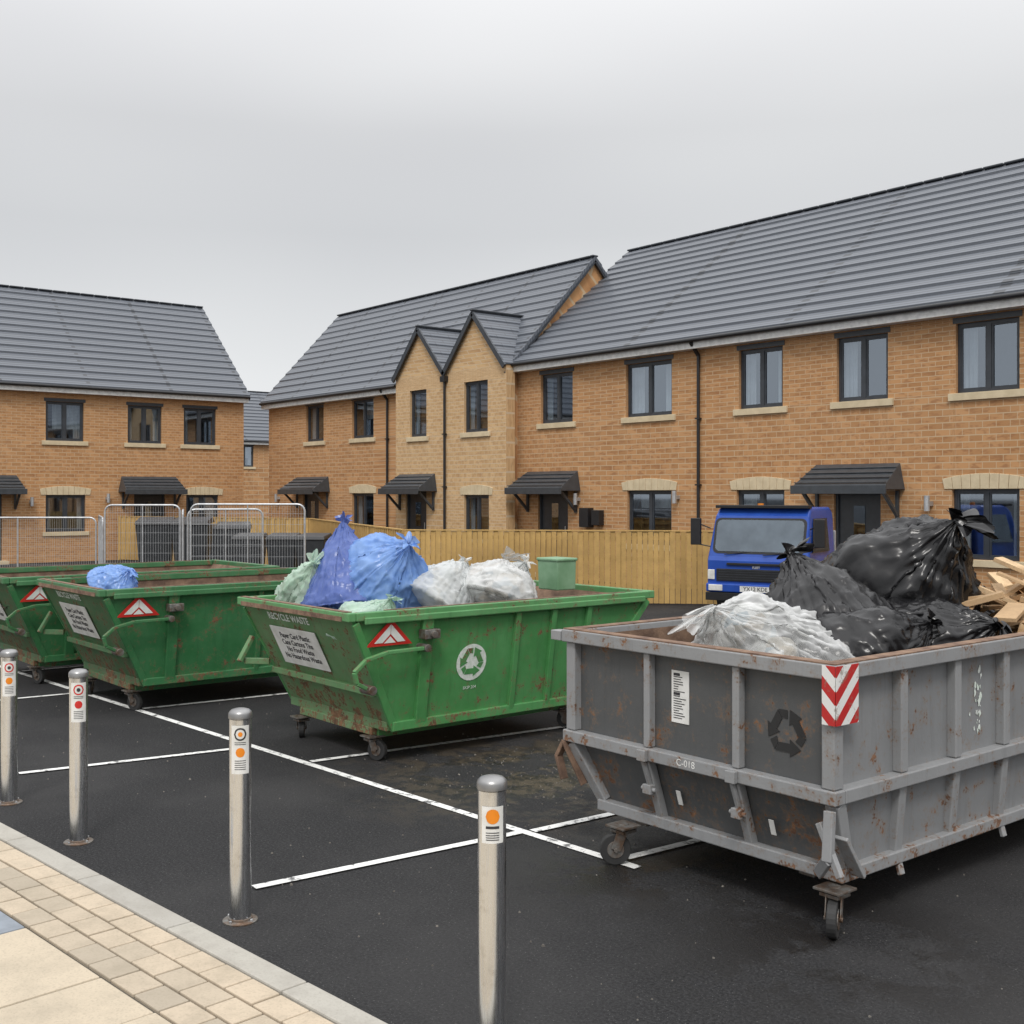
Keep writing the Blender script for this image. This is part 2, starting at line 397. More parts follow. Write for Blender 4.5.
def weld(o,d=1e-5):
    bm=bmesh.new(); bm.from_mesh(o.data); bmesh.ops.remove_doubles(bm,verts=bm.verts,dist=d); bm.to_mesh(o.data); bm.free()
    try: o.data.set_sharp_from_angle(angle=R(35))
    except Exception: pass
for idx,(u,v) in enumerate([(-3.23,2.55),(-5.0,2.44),(-6.72,2.27),(-7.86,2.21)]):
    e=empty('bollard',(u,v,0)); rad=.051
    t=MB(); lathe(t,[(rad,.008),(rad,.950)]); weld(t.build('tube',M['steel'],e,smooth=True))
    t=MB(); lathe(t,[(rad+.0005,.951),(rad+.004,.954),(rad+.004,.975),(rad,.984),(rad*.8,.993),(rad*.45,.998),(.001,1.0)]); weld(t.build('cap',M['cap'],e,smooth=True))
    t=MB(); lathe(t,[(rad*1.6,.0),(rad*1.6,.006),(rad*1.53,.009),(rad+.006,.011),(rad+.004,.018),(rad,.020)]); weld(t.build('base_flange',M['castersteel'],e,smooth=True))
    t=MB()
    for k in range(4):
        a=k*math.pi/2+.4; t.cyl((rad*1.34*math.cos(a),rad*1.34*math.sin(a),.008),(rad*1.34*math.cos(a),rad*1.34*math.sin(a),.018),.007,6)
    t.build('fixing_bolts',M['galv'],e)
    ac=math.atan2(-v,-u)
    rr=rad+.0015
    if idx==0:
        t=MB(); arc(t,rr,.77,.90,ac-.75,ac+.85); t.build('label',M['white'],e)
        t=MB(); disc_on(t,rr+.0012,ac+.05,.865,.026); t.build('orange_dot',M['orange'],e)
        t=MB()
        for z in (.822,.806,.797,.789,.781): arc(t,rr+.0012,z,z+(.009 if z>.81 else .003),ac-.42,ac+.5)
        t.build('label_text',M['ink'],e)
    else:
        t=MB(); arc(t,rr,.70,.925,ac-.85,ac+.85); t.build('label',M['white'],e)
        t=MB(); disc_on(t,rr+.001,ac,.885,.030); t.build('ring',M['red' if idx!=1 else 'ink'],e)
        t=MB(); disc_on(t,rr+.002,ac,.885,.022); t.build('ring_centre',M['white'],e)
        t=MB(); disc_on(t,rr+.0028,ac,.885,.011); t.build('dot',M['ink' if idx!=1 else 'orange'],e)
        t=MB(); disc_on(t,rr+.001,ac,.80,.022); t.build('second_dot',M['orange' if idx!=2 else 'red'],e)
        t=MB()
        for z in (.845,.836,.76,.75,.74,.73,.72): arc(t,rr+.0012,z,z+.003,ac-.5,ac+.5)
        t.build('label_text',M['ink'],e)

# ---------------------------------------------------------------- caster
def caster(mbw,mbs,x,y,ztop,r=.075,yaw=0.0):
    c,s_=math.cos(yaw),math.sin(yaw); ax=Vector((-s_,c,0)); fw=Vector((c,s_,0))
    P=Vector((x,y,0)); W=P+fw*.045+Vector((0,0,r))
    mbw.cyl(W-ax*.022,W+ax*.022,r,24)
    mbs.cyl(W-ax*.026,W+ax*.026,r*.55,16)
    mbs.cyl(W-ax*.042,W+ax*.042,.012,10)
    T=P+Vector((0,0,ztop-.03))
    for sg in (-1,1):
        a=ax*.034*sg
        mbs.beam(W+a,T+a+fw*.01,.006,.055,up=fw)
    mbs.box(P.x-.05,P.x+.05,P.y-.05,P.y+.05,ztop-.04,ztop-.024)
    mbs.cyl(T,P+Vector((0,0,ztop+.005)),.028,14)
    mbs.box(P.x-.07,P.x+.07,P.y-.07,P.y+.07,ztop-.012,ztop+.0)

def rubble(name,x0,x1,y0,y1,z,amp,mat,parent,seed):
    mb=MB(); nx,ny=28,44
    def h(i,j):
        x=x0+(x1-x0)*i/nx;y=y0+(y1-y0)*j/ny
        return (x,y,z+amp*(noise.noise(Vector((x*2+seed,y*2,0)))+.5*noise.noise(Vector((x*7,y*7+seed,3)))+.3*noise.noise(Vector((x*17,y*17+seed,3)))))
    for i in range(nx):
        for j in range(ny): mb.face([h(i,j),h(i+1,j),h(i+1,j+1),h(i,j+1)])
    return mb.build(name,mat,parent)

# ---------------------------------------------------------------- green skips
def shell(mb_list,top,bot,zt,zb,th):
    fr,sd,inn=mb_list
    def c(r,z): return [(r[0],r[2],z),(r[1],r[2],z),(r[1],r[3],z),(r[0],r[3],z)]
    T=c(top,zt);B=c(bot,zb)
    fr.face([B[0],B[1],T[1],T[0]]); sd.face([B[1],B[2],T[2],T[1]]); fr.face([B[2],B[3],T[3],T[2]]); sd.face([B[3],B[0],T[0],T[3]])
    sd.face([B[3],B[2],B[1],B[0]])
    ti=(top[0]+th,top[1]-th,top[2]+th,top[3]-th);bi=(bot[0]+th,bot[1]-th,bot[2]+th,bot[3]-th)
    T=c(ti,zt);B=c(bi,zb+th)
    for i in range(4):
        j=(i+1)%4; inn.face([B[j],B[i],T[i],T[j]])
    inn.face(B)

def green_skip(loc,mp,mr,me,fill,signtxt,logo):
    e=empty('recycling_skip',loc); W=.85;L=3.06;ZT=1.13;ZB=.25;wb=.73;y0=.42;y1=2.42
    fr,sd,inn=MB(),MB(),MB()
    shell((fr,sd,inn),(-W,W,0,L),(-wb,wb,y0,y1),ZT,ZB,.02)
    fr.build('end_panels',me,e);sd.build('side_panels',mp,e);inn.build('inner_lining',M['rust'],e)
    r=MB()
    r.box(-W-.03,W+.03,-.03,.035,ZT-.035,ZT+.03); r.box(-W-.03,W+.03,L-.035,L+.03,ZT-.035,ZT+.03)
    r.box(-W-.03,-W+.035,.037,L-.037,ZT-.035,ZT+.028); r.box(W-.035,W+.03,.037,L-.037,ZT-.035,ZT+.028)
    r.box(W+.03,W+.05,.1,L-.1,ZT-.06,ZT-.01)
    r.build('rim',mr,e,.008)
    wr=MB(); wr.box(-W+.01,W-.02,-.02,.03,ZT+.031,ZT+.036); wr.box(W-.03,W+.0,.3,L-.3,ZT+.029,ZT+.033); wr.box(-W,-W+.03,.3,L-.3,ZT+.029,ZT+.033)
    wr.box(-W+.05,W-.06,-.0345,-.0305,ZT-.035,ZT+.0)
    wr.build('worn_rim_edge',M['rustlight'],e)
    def xs(z): return wb+(W-wb)*(z-ZB)/(ZT-ZB)
    def yf(z): return y0*(1-(z-ZB)/(ZT-ZB))
    rb=MB()
    for sg in (-1,1):
        for yy,w in ((.67,.10),(1.55,.05),(1.93,.05),(2.32,.05)):
            rb.beam((sg*(xs(ZT-.03)+.018),yy,ZT-.04),(sg*(xs(ZB)+.018),yy,ZB+.02),w,.04,up=(1,0,0))
        rb.beam((sg*(xs(ZT-.05)+.012),.04,ZT-.05),(sg*(xs(ZB)+.012),y0+.03,ZB),.06,.03,up=(1,0,0))
        rb.beam((sg*(xs(ZT-.05)+.012),L-.04,ZT-.05),(sg*(xs(ZB)+.012),y1-.03,ZB),.06,.03,up=(1,0,0))
        rb.beam((sg*(wb+.01),y0,ZB+.03),(sg*(wb+.01),y1,ZB+.03),.06,.07)
        rb.beam((sg*(wb-.2),y0,ZB-.04),(sg*(wb-.2),y1,ZB-.04),.08,.08)
    rb.build('ribs',mp,e,.006)
    eb=MB()
    eb.beam((-wb,y0-.01,ZB+.03),(wb,y0-.01,ZB+.03),.05,.07)
    eb.beam((-xs(.55),yf(.55)-.02,.55),(xs(.55),yf(.55)-.02,.55),.05,.05)
    eb.beam((-.55,y0-.02,ZB-.03),(.55,y0-.02,ZB-.03),.06,.06)
    eb.build('end_stiffeners',me,e,.006)
    lv=MB(); xl=W+.06
    pts=[(xl-.03,.14,.60),(xl,.02,.66),(xl,-.0,.74),(xl,.10,.82),(xl,.28,.86),(xl,.62,.865)]
    for a,b_ in zip(pts,pts[1:]): lv.beam(a,b_,.028,.036,up=(1,0,0))
    lv.build('lifting_lever',mr,e,.005)
    lv=MB()
    lv.cyl((W-.05,.14,.60),(xl+.03,.14,.60),.035,14); lv.cyl((W-.05,.62,.865),(xl+.03,.62,.865),.03,14)
    lv.box(W-.01,xl+.02,.60,.74,.93,1.0); lv.cyl((W-.05,.67,.965),(xl+.05,.67,.965),.028,12)
    lv.cyl((W-.05,2.32,.5),(xl+.04,2.32,.5),.035,12); lv.cyl((-W-.06,.67,.9),(-W+.05,.67,.9),.03,12)
    lv.build('pivot_pins',M['castersteel'],e,.005)
    lv=MB(); lv.beam((-W-.05,.0,.62),(-W-.05,.12,.82),.03,.06,up=(1,0,0)); lv.beam((-W-.06,.05,.62),(-W+.1,.2,.62),.03,.05); lv.build('side_lug',me,e,.005)
    w_,s_=MB(),MB()
    for x,y,ya in ((-.5,.36,2.6),(.52,.40,.4),(-.5,2.3,2.2),(.52,2.3,.9)): caster(w_,s_,x,y,ZB-.07+.005,.078,ya)
    w_.build('caster_wheels',M['rubber'],e,.006); s_.build('caster_forks',M['castersteel'],e,.002)
    rubble('contents',-W+.03,W-.03,.04+.1,L-.14,fill,.10,M['dirt'],e,loc[0])
    up=Vector((.12,0,.88)).normalized()
    def side_m(y,z,off=.006): return basis((xs(z)+off,y,z),(0,1,0),up)
    flat('warning_plate',[[(-.20,-.085),(.20,-.085),(0,.115)]],side_m(.34,.985,.02),M['red'],e,.006)
    m2=side_m(.34,.985,.0275)
    flat('warning_white',[[(-.135,-.062),(-.065,-.062),(-.002,.0),(-.002,.072)],[(.065,-.062),(.135,-.062),(.002,.072),(.002,.0)]],m2,M['white'],e,.002)
    flat('warning_centre',[[(-.05,-.066),(.05,-.066),(0,-.018)]],m2,M['white'],e,.002)
    if logo:
        m=side_m(1.13,.70,.002); n=28
        flat('recycling_logo_ring',[[(.145*math.cos(2*math.pi*i/n),.145*math.sin(2*math.pi*i/n)) for i in range(n)]],m,M['whitep'],e,.002)
        flat('recycling_logo',recycle_polys(.27),side_m(1.13,.705,.0045),M['green'],e,.002)
        text('serial','SKIP 204',side_m(1.13,.50,.003),.035,M['whitep'],e)
    upv=Vector((0,-(y0),ZT-ZB)).normalized()
    zc=.80
    flat('sign_board',[rect(.72,.34)],basis((-.14,yf(zc)-.012,zc),(1,0,0),upv),M['white'],e,.006)
    text('sign_text',signtxt,basis((-.14,yf(zc)-.0195,zc),(1,0,0),upv),.064,M['ink'],e,.98,.0014)
    text('sign_header','RECYCLE WASTE',basis((-.14,yf(1.035)-.006,1.035),(1,0,0),upv),.085,M['whitep'],e,.75,.002)
    return e
T1="Paper Card Plastic\nCans Cartons Tins\nNo Food Waste\nNo Hazardous Waste"
g1=green_skip((-7.93,4.3,0),M['green'],M['green_rim'],M['green_end'],.93,T1,True)
g2=green_skip((-11.07,3.65,0),M['dgreen'],M['dgreen_rim'],M['dgreen_end'],.93,T1,False)
g3=green_skip((-13.19,3.43,0),M['dgreen'],M['dgreen_rim'],M['dgreen_end'],.85,T1,False)
hb=MB(); hb.hexa([(-.135,-.11,0),(.135,-.11,0),(.135,.11,0),(-.135,.11,0),(-.14,-.115,.27),(.14,-.115,.27),(.14,.115,.27),(-.14,.115,.27)]); hb.box(-.15,.15,-.125,.125,.262,.29)
hb.build('hopper_box',M['hopper'],g1,.01,loc=(0.0,2.72,1.135))

# ---------------------------------------------------------------- grey container skip
G=empty('waste_container',(-3.99,4.4,0)); W=.9;L=3.9;ZT=1.2
fr,sd,inn=MB(),MB(),MB()
shell((fr,sd,inn),(-W+.05,W-.05,.05,L-.05),(-W+.05,W-.05,.05,L-.05),ZT,.62,.02)
shell((fr,sd,MB()),(-W+.05,W-.05,.05,L-.05),(-.73,W-.07,.16,L-.16),.62,.24,.02)
fr.build('end_panels',M['grey_end'],G); sd.build('side_panels',M['grey'],G)
inn.build('inner_lining',M['rust'],G)
r=MB()
def ring(mb,x0,x1,y0,y1,z0,z1,t):
    mb.box(x0,x1,y0,y0+t,z0,z1);mb.box(x0,x1,y1-t,y1,z0,z1);mb.box(x0,x0+t,y0+t+.002,y1-t-.002,z0,z1);mb.box(x1-t,x1,y0+t+.002,y1-t-.002,z0,z1)
ring(r,-W-.02,W+.02,-.02,L+.02,1.165,1.235,.085)
ring(r,-W-.015,W+.015,-.015,L+.015,.60,.665,.08)
ring(r,-.74,W-.02,.09,L-.09,.225,.285,.07)
for x in (-W+.0,W-.0):
    for y in (0.0,L):
        sx=1 if x>0 else -1; sy=1 if y>0 else -1
        xa,xb=sorted((x,x-sx*.07)); ya,yb_=sorted((y,y-sy*.07)); r.box(xa,xb,ya,yb_,.667,1.163)
for x in (-.27,.33):
    r.box(x-.022,x+.022,.0,.05,.667,1.163)
    r.beam((x,.02,.60),(x,.13,.27),.045,.05,up=(0,1,0))
yy=.57
while yy<L-.3:
    r.box(W-.052,W,yy-.03,yy+.03,.667,1.163); r.beam((W-.03,yy,.60),(W-.06,yy,.28),.06,.05,up=(1,0,0))
    r.box(-W,-W+.052,yy-.03,yy+.03,.667,1.163); r.beam((-W+.02,yy,.60),(-.74,yy,.28),.06,.04,up=(1,0,0)); yy+=.49
r.beam((W-.03,.05,.60),(W-.06,.16,.28),.07,.07,up=(1,0,0)); r.beam((-W+.04,.03,.60),(-.72,.14,.28),.07,.07,up=(1,0,0))
r.build('frame_rails',M['grey2'],G,.006)
r=MB(); ring(r,-W-.012,W+.012,-.012,L+.012,1.236,1.242,.07); r.build('worn_lip',M['rustlight'],G)
h=MB()
h.beam((-W-.005,.0,.60),(-W-.06,-.01,.50),.025,.045,up=(0,1,0)); h.beam((-W-.055,-.01,.51),(-W-.01,-.005,.38),.02,.05,up=(0,1,0)); h.beam((-W+.0,-.005,.60),(-W+.09,.06,.36),.012,.06,up=(0,1,0))
h.build('rusty_bracket',M['rust'],G,.004)
h=MB()
h.box(-W-.10,-W-.02,-.03,.04,1.17,1.225)
h.beam((W-.01,-.02,.58),(W-.0,-.05,.36),.05,.03,up=(0,1,0)); h.beam((W-.0,-.05,.37),(W-.10,.02,.27),.05,.03,up=(0,1,0)); h.beam((W+.02,.02,.46),(W+.02,.16,.26),.02,.07,up=(1,0,0))
h.beam((W-.06,-.03,.52),(W+.06,-.04,.30),.03,.03,up=(0,1,0)); 
for x in (-.27,.33):
    h.box(x-.03,x+.03,-.045,-.017,.60,.66); h.beam((x,-.03,.62),(x,.03,.46),.022,.022,up=(0,1,0)); h.box(x-.03,x+.03,.0,.04,.42,.47); h.cyl((x-.05,.02,.445),(x+.05,.02,.445),.012,8)
for y in (.57,1.55,2.53): h.beam((W-.04,y,.24),(W-.02,y,.17),.04,.02,up=(1,0,0)); 
h.build('latches',M['grey2'],G,.004)
sk=MB(); sk.beam((-.5,.2,.20),(-.5,L-.2,.20),.09,.06); sk.beam((.6,.2,.20),(.6,L-.2,.20),.09,.06); sk.build('skids',M['castersteel'],G,.004)
w_,s_=MB(),MB()
for x,y,ya in ((-.46,.02,-2.2),(.86,.06,-1.1),(-.46,L-.3,-2.0),(.80,L-.3,1.2)): caster(w_,s_,x,y,.215,.085,ya)
w_.build('caster_wheels',M['rubber'],G,.006); s_.build('caster_forks',M['castersteel'],G,.002)
rubble('contents',-W+.08,W-.08,.08,L-.08,.90,.10,M['dirt'],G,9)
c=MB(); c.box(W+.021,W+.025,-.02,.15,.965,1.232); c.box(W-.05,W+.0195,-.0245,-.0205,.965,1.232); c.build('chevron_marker',M['chev'],G)
flat('label_sticker',[rect(.12,.27)],basis((-.07,.048,.955),(1,0,0),(0,0,1)),M['white'],G,.003)
lt=[]
random.seed(3)
for i in range(19):
    wl_=random.uniform(.03,.085); lt.append(rect(wl_,.004 if i not in (0,8) else .014,-.045+wl_/2,.115-.0125*i))
flat('label_lines',lt,basis((-.07,.0445,.955),(1,0,0),(0,0,1)),M['ink'],G,.001)
flat('recycling_logo',recycle_polys(.26),basis((.60,.048,.88),(1,0,0),(0,0,1)),M['inkg'],G,.002)
text('serial','C-018',basis((.02,-.0155,.633),(1,0,0),(0,0,1)),.05,M['white'],G)
for i,(x,z) in enumerate(((-.2,.42),(.40,.40))): flat('tag',[rect(.03,.08)],basis((x+.09,.085,z),(1,0,0),(0,-.3,.95)),M['white'],G,.003)
pp=[]
for i in range(26):
    cx=random.gauss(0,.022);cy=random.gauss(0,.075)+cx*.8;s1=random.uniform(.003,.013); n=9
    pp.append([(cx+s1*random.uniform(.4,1.3)*math.cos(2*math.pi*k/n),cy+s1*random.uniform(.7,2.6)*math.sin(2*math.pi*k/n)) for k in range(n)])
for i,p in enumerate(pp): flat('scuffed_paint',[p],basis((W-.048+i*.00006,1.33,.93),(0,1,0),(0,0,1)),M['whitep'],G,.001)

# ---------------------------------------------------------------- bags: film draped over lumpy contents (position based dynamics)
def rdg(p,k): return max(0.,1-abs(noise.noise(p))*2.4)**k
def make_sack(seed,nt_=144,nz=74,steps=100,slack=1.20,nsph=8):
    rng=np.random.default_rng(seed)
    th=np.linspace(0,2*np.pi,nt_,endpoint=False); ph=np.linspace(.04,np.pi*.965,nz+1)
    T,P=np.meshgrid(th,ph)
    X=np.stack([np.sin(P)*np.cos(T),np.sin(P)*np.sin(T),-np.cos(P)],-1)*1.02
    X+=rng.normal(0,.004,X.shape)
    for _ in range(10):
        d=rng.normal(size=3); d/=np.linalg.norm(d); e=rng.normal(size=3); e/=np.linalg.norm(e)
        X=X+ (np.sin((X@d)*rng.uniform(4,12)+rng.uniform(0,6))*.022)[...,None]*e
    top=np.array([rng.normal(0,.12),rng.normal(0,.12),1.04]); bot=np.array([0,0,-.80])
    sn=np.maximum(np.sin(ph),.34)
    rh=(2*np.pi*slack/nt_)*sn
    rv=np.pi*.93*slack/nz
    cen=rng.normal(size=(nsph,3)); cen/=np.linalg.norm(cen,axis=1)[:,None]; cen*=rng.uniform(.35,.62,(nsph,1)); cen[:,2]*=.75
    rad=rng.uniform(.30,.48,nsph)
    V=np.zeros_like(X)
    neck=np.stack([.045*np.cos(th)*(1+.4*np.sin(5*th)),.045*np.sin(th)*(1+.4*np.sin(5*th)),0*th],-1)+top
    base=np.stack([.05*np.cos(th),.05*np.sin(th),0*th],-1)+bot
    def con(A,B,rest,ks,kc):
        d=B-A; l=np.linalg.norm(d,axis=-1,keepdims=True)+1e-9
        e=(l-rest)/l; k=np.where(e>0,ks,kc); return d*e*k*.5
    for s in range(steps):
        V*=.88
        gx=np.roll(X,-1,1)-np.roll(X,1,1); gz=np.zeros_like(X); gz[1:-1]=X[2:]-X[:-2]; gz[0]=gz[1];gz[-1]=gz[-2]
        nn=np.cross(gx,gz); nn/=np.linalg.norm(nn,axis=-1,keepdims=True)+1e-9
        V+=nn*(.0004); V[...,2]-=.0012
        Q=X+V
        for it in range(4):
            for par in (0,1):
                A=Q[:,par::2]; idx=(np.arange(par,nt_,2)+1)%nt_; B=Q[:,idx]
                c=con(A,B,rh[:,None,None],1.,.35); Q[:,par::2]+=c; Q[:,idx]-=c
            for par in (0,1):
                A=Q[par:-1:2]; B=Q[par+1::2][:A.shape[0]]; A=A[:B.shape[0]]
                c=con(A,B,rv,1.,.35); n=c.shape[0]
                Q[par:par+2*n:2]+=c; Q[par+1:par+1+2*n:2][:n]-=c
            for sh in (1,-1):
                for par in (0,1):
                    A=Q[par:-1:2]; Bf=np.roll(Q,-sh,1)[par+1::2]; n=min(A.shape[0],Bf.shape[0]); rr=rh[par:-1:2][:n]
                    rest=np.sqrt(rr**2+rv**2)[:,None,None]; c=con(A[:n],Bf[:n],rest,.6,.15)
                    Q[par:par+2*n:2]+=c; cb=np.roll(c,sh,1); Q[par+1:par+1+2*n:2][:n]-=cb
            for c0,r0 in zip(cen,rad):
                d=Q-c0; l=np.linalg.norm(d,axis=-1,keepdims=True); m=l<r0; Q=np.where(m,c0+d/(l+1e-9)*r0,Q)
            l=np.linalg.norm(Q*np.array([1,1,1.15]),axis=-1,keepdims=True); Q=np.where(l<.74,Q/(l+1e-9)*.74,Q)
            Q[...,2]=np.maximum(Q[...,2],-.76)
            Q[-1]=neck; Q[0]=base
        lap=(np.roll(Q,1,1)+np.roll(Q,-1,1))*.5-Q; lz=np.zeros_like(Q); lz[1:-1]=(Q[2:]+Q[:-2])*.5-Q[1:-1]
        Q=Q+(lap+lz)*.07; Q[-1]=neck; Q[0]=base
        V=Q-X; X=Q
    X*=1.12; top=top*1.12; neck=neck*1.12
    # crisp film creases, running towards the knot
    gx=np.roll(X,-1,1)-np.roll(X,1,1); gz=np.zeros_like(X); gz[1:-1]=X[2:]-X[:-2]; gz[0]=gz[1];gz[-1]=gz[-2]
    nn=np.cross(gx,gz); nn/=np.linalg.norm(nn,axis=-1,keepdims=True)+1e-9
    sv=Vector((seed*7.3,seed*2.1,seed*4.7))
    D=np.zeros(X.shape[:2])
    for i in range(1,nz):
        tp=max(0,(i/nz-.45)/.55)
        for j in range(nt_):
            p=Vector(X[i,j]); a=th[j]
            w=Vector((noise.noise(p*1.5+sv),noise.noise(p*1.5+sv+Vector((9,0,0))),noise.noise(p*1.5+sv+Vector((0,9,0)))))
            d=rdg(p*1.7+w*.9+sv,5)*.060+rdg(p*3.4+w*1.6+sv,4)*.034+rdg(p*7+w*2.2+sv,3)*.012
            d+=rdg(Vector((math.cos(a)*4.2,math.sin(a)*4.2,p.z*.5))+w*.5+sv,2)*.055*tp
            d+=noise.noise(p*2.2-sv)*.05
            D[i,j]=d*min(1,(nz-i)/5)
    X=X+nn*D[...,None]
    X[-1]=neck
    rows=[X]; lean=np.array([rng.normal(0,.5),rng.normal(0,.5)])
    for k in range(1,9):
        f=k/8; r_=.05+.20*f**1.2; ruf=1+.45*f*np.sin(7*th+rng.uniform(0,.4))+.2*f*np.sin(13*th+2)
        row=np.stack([r_*np.cos(th)*ruf+top[0]+lean[0]*.30*f*f,r_*np.sin(th)*ruf*.7+top[1]+lean[1]*.30*f*f,top[2]+.20*f-.10*f*f*(1+np.sin(3*th))],-1)
        rows.append(row[None])
    X=np.concatenate(rows,0)
    nr=X.shape[0]; verts=[tuple(p) for p in X.reshape(-1,3)]; faces=[]
    for i in range(nr-1):
        for j in range(nt_):
            j2=(j+1)%nt_; faces.append((i*nt_+j,i*nt_+j2,(i+1)*nt_+j2,(i+1)*nt_+j))
    faces.append(tuple(range(nt_-1,-1,-1)))
    cm=bpy.data.meshes.new('sack'); cm.from_pydata(verts,[],faces); cm.update()
    for p in cm.polygons: p.use_smooth=True
    return cm,cen,rad
SACKS=[make_sack(s) for s in (1,2,3,4,5,6)]
def bag(name,loc,r,mat,k,rot=(0,0,0),inner=None):
    me=SACKS[k][0].copy(); me.materials.append(mat)
    o=bpy.data.objects.new(name,me); o.location=loc; o.rotation_euler=rot; o.scale=r; col.objects.link(o)
    if inner:
        bm=bmesh.new()
        for c0,r0 in zip(SACKS[k][1],SACKS[k][2]):
            bmesh.ops.create_icosphere(bm,subdivisions=3,radius=float(r0)*.95,matrix=Matrix.Translation(Vector([float(x) for x in c0])))
        for v in bm.verts:
            v.co*=.98+.10*noise.noise(v.co*5)
        m2=bpy.data.meshes.new('contents'); bm.to_mesh(m2); bm.free(); m2.materials.append(inner)
        c=bpy.data.objects.new('contents',m2); c.parent=o; col.objects.link(c)
    return o
bag('black_bin_bag',(-4.20,6.78,1.40),(.50,.49,.49),M['bagblack'],0,(.35,.55,.3))
bag('black_bin_bag',(-4.33,5.98,1.22),(.39,.38,.39),M['bagblack'],1,(-.5,-.2,1.2))
bag('black_bin_bag',(-3.80,5.95,1.08),(.29,.30,.25),M['bagblack'],2,(.9,.3,2))
bag('black_bin_bag',(-3.72,6.45,1.10),(.32,.34,.28),M['bagblack'],3,(.3,1.0,.5))
bag('black_bin_bag',(-4.4,7.5,1.15),(.36,.34,.34),M['bagblack'],4,(.3,-.6,.5))
bag('clear_rubbish_bag',(-4.33,5.30,1.07),(.42,.37,.32),M['bagclear'],4,(.5,-.5,.4),M['litter'])
bag('blue_rubbish_bag',(-7.88,5.13,1.34),(.35,.33,.33),M['bagblue'],2,(.5,.6,.8))
bag('blue_rubbish_bag',(-8.20,4.93,1.36),(.28,.28,.37),M['bagblue2'],5,(-.2,.2,2.0))
bag('pale_green_rubbish_bag',(-8.46,4.80,1.20),(.29,.29,.29),M['baggreen'],0,(.7,-.6,1.5),M['litter'])
bag('white_rubbish_bag',(-7.75,5.60,1.20),(.31,.29,.29),M['bagwhite'],1,(.6,.5,2.6),M['litter'])
bag('white_rubbish_bag',(-7.72,6.10,1.18),(.35,.33,.29),M['bagclear'],3,(-.6,.3,.9),M['litter'])
bag('white_rubbish_bag',(-7.95,6.45,1.16),(.28,.29,.26),M['bagwhite'],5,(.3,-.6,3.),M['litter'])
bag('pale_green_rubbish_bag',(-7.5,4.78,.99),(.27,.27,.20),M['baggreen'],4,(.3,.2,2.2),M['litter'])
bag('blue_rubbish_bag',(-11.25,4.2,1.16),(.21,.20,.15),M['bagblue'],3,(.4,.7,1))
bag('white_rubbish_bag',(-8.25,5.6,1.12),(.3,.3,.24),M['bagwhite'],2,(.2,-.3,0),M['litter'])

random.seed(21)
wd=MB()
for i in range(85):
    c=Vector((random.uniform(-3.95,-3.25),random.uniform(6.75,8.05),random.uniform(1.05,1.38)))
    if i%3==0: c.z+=.10; c.y=random.uniform(7.1,7.8)
    a=random.uniform(0,math.pi); el=random.uniform(-.5,.9); l=random.uniform(.25,.65)
    d=Vector((math.cos(a)*math.cos(el),math.sin(a)*math.cos(el),math.sin(el)))
    wd.beam(c-d*l/2,c+d*l/2,random.uniform(.05,.13),random.uniform(.015,.04),t=random.random())
wd.build('scrap_timber_pile',M['timber'],bevel=.002)

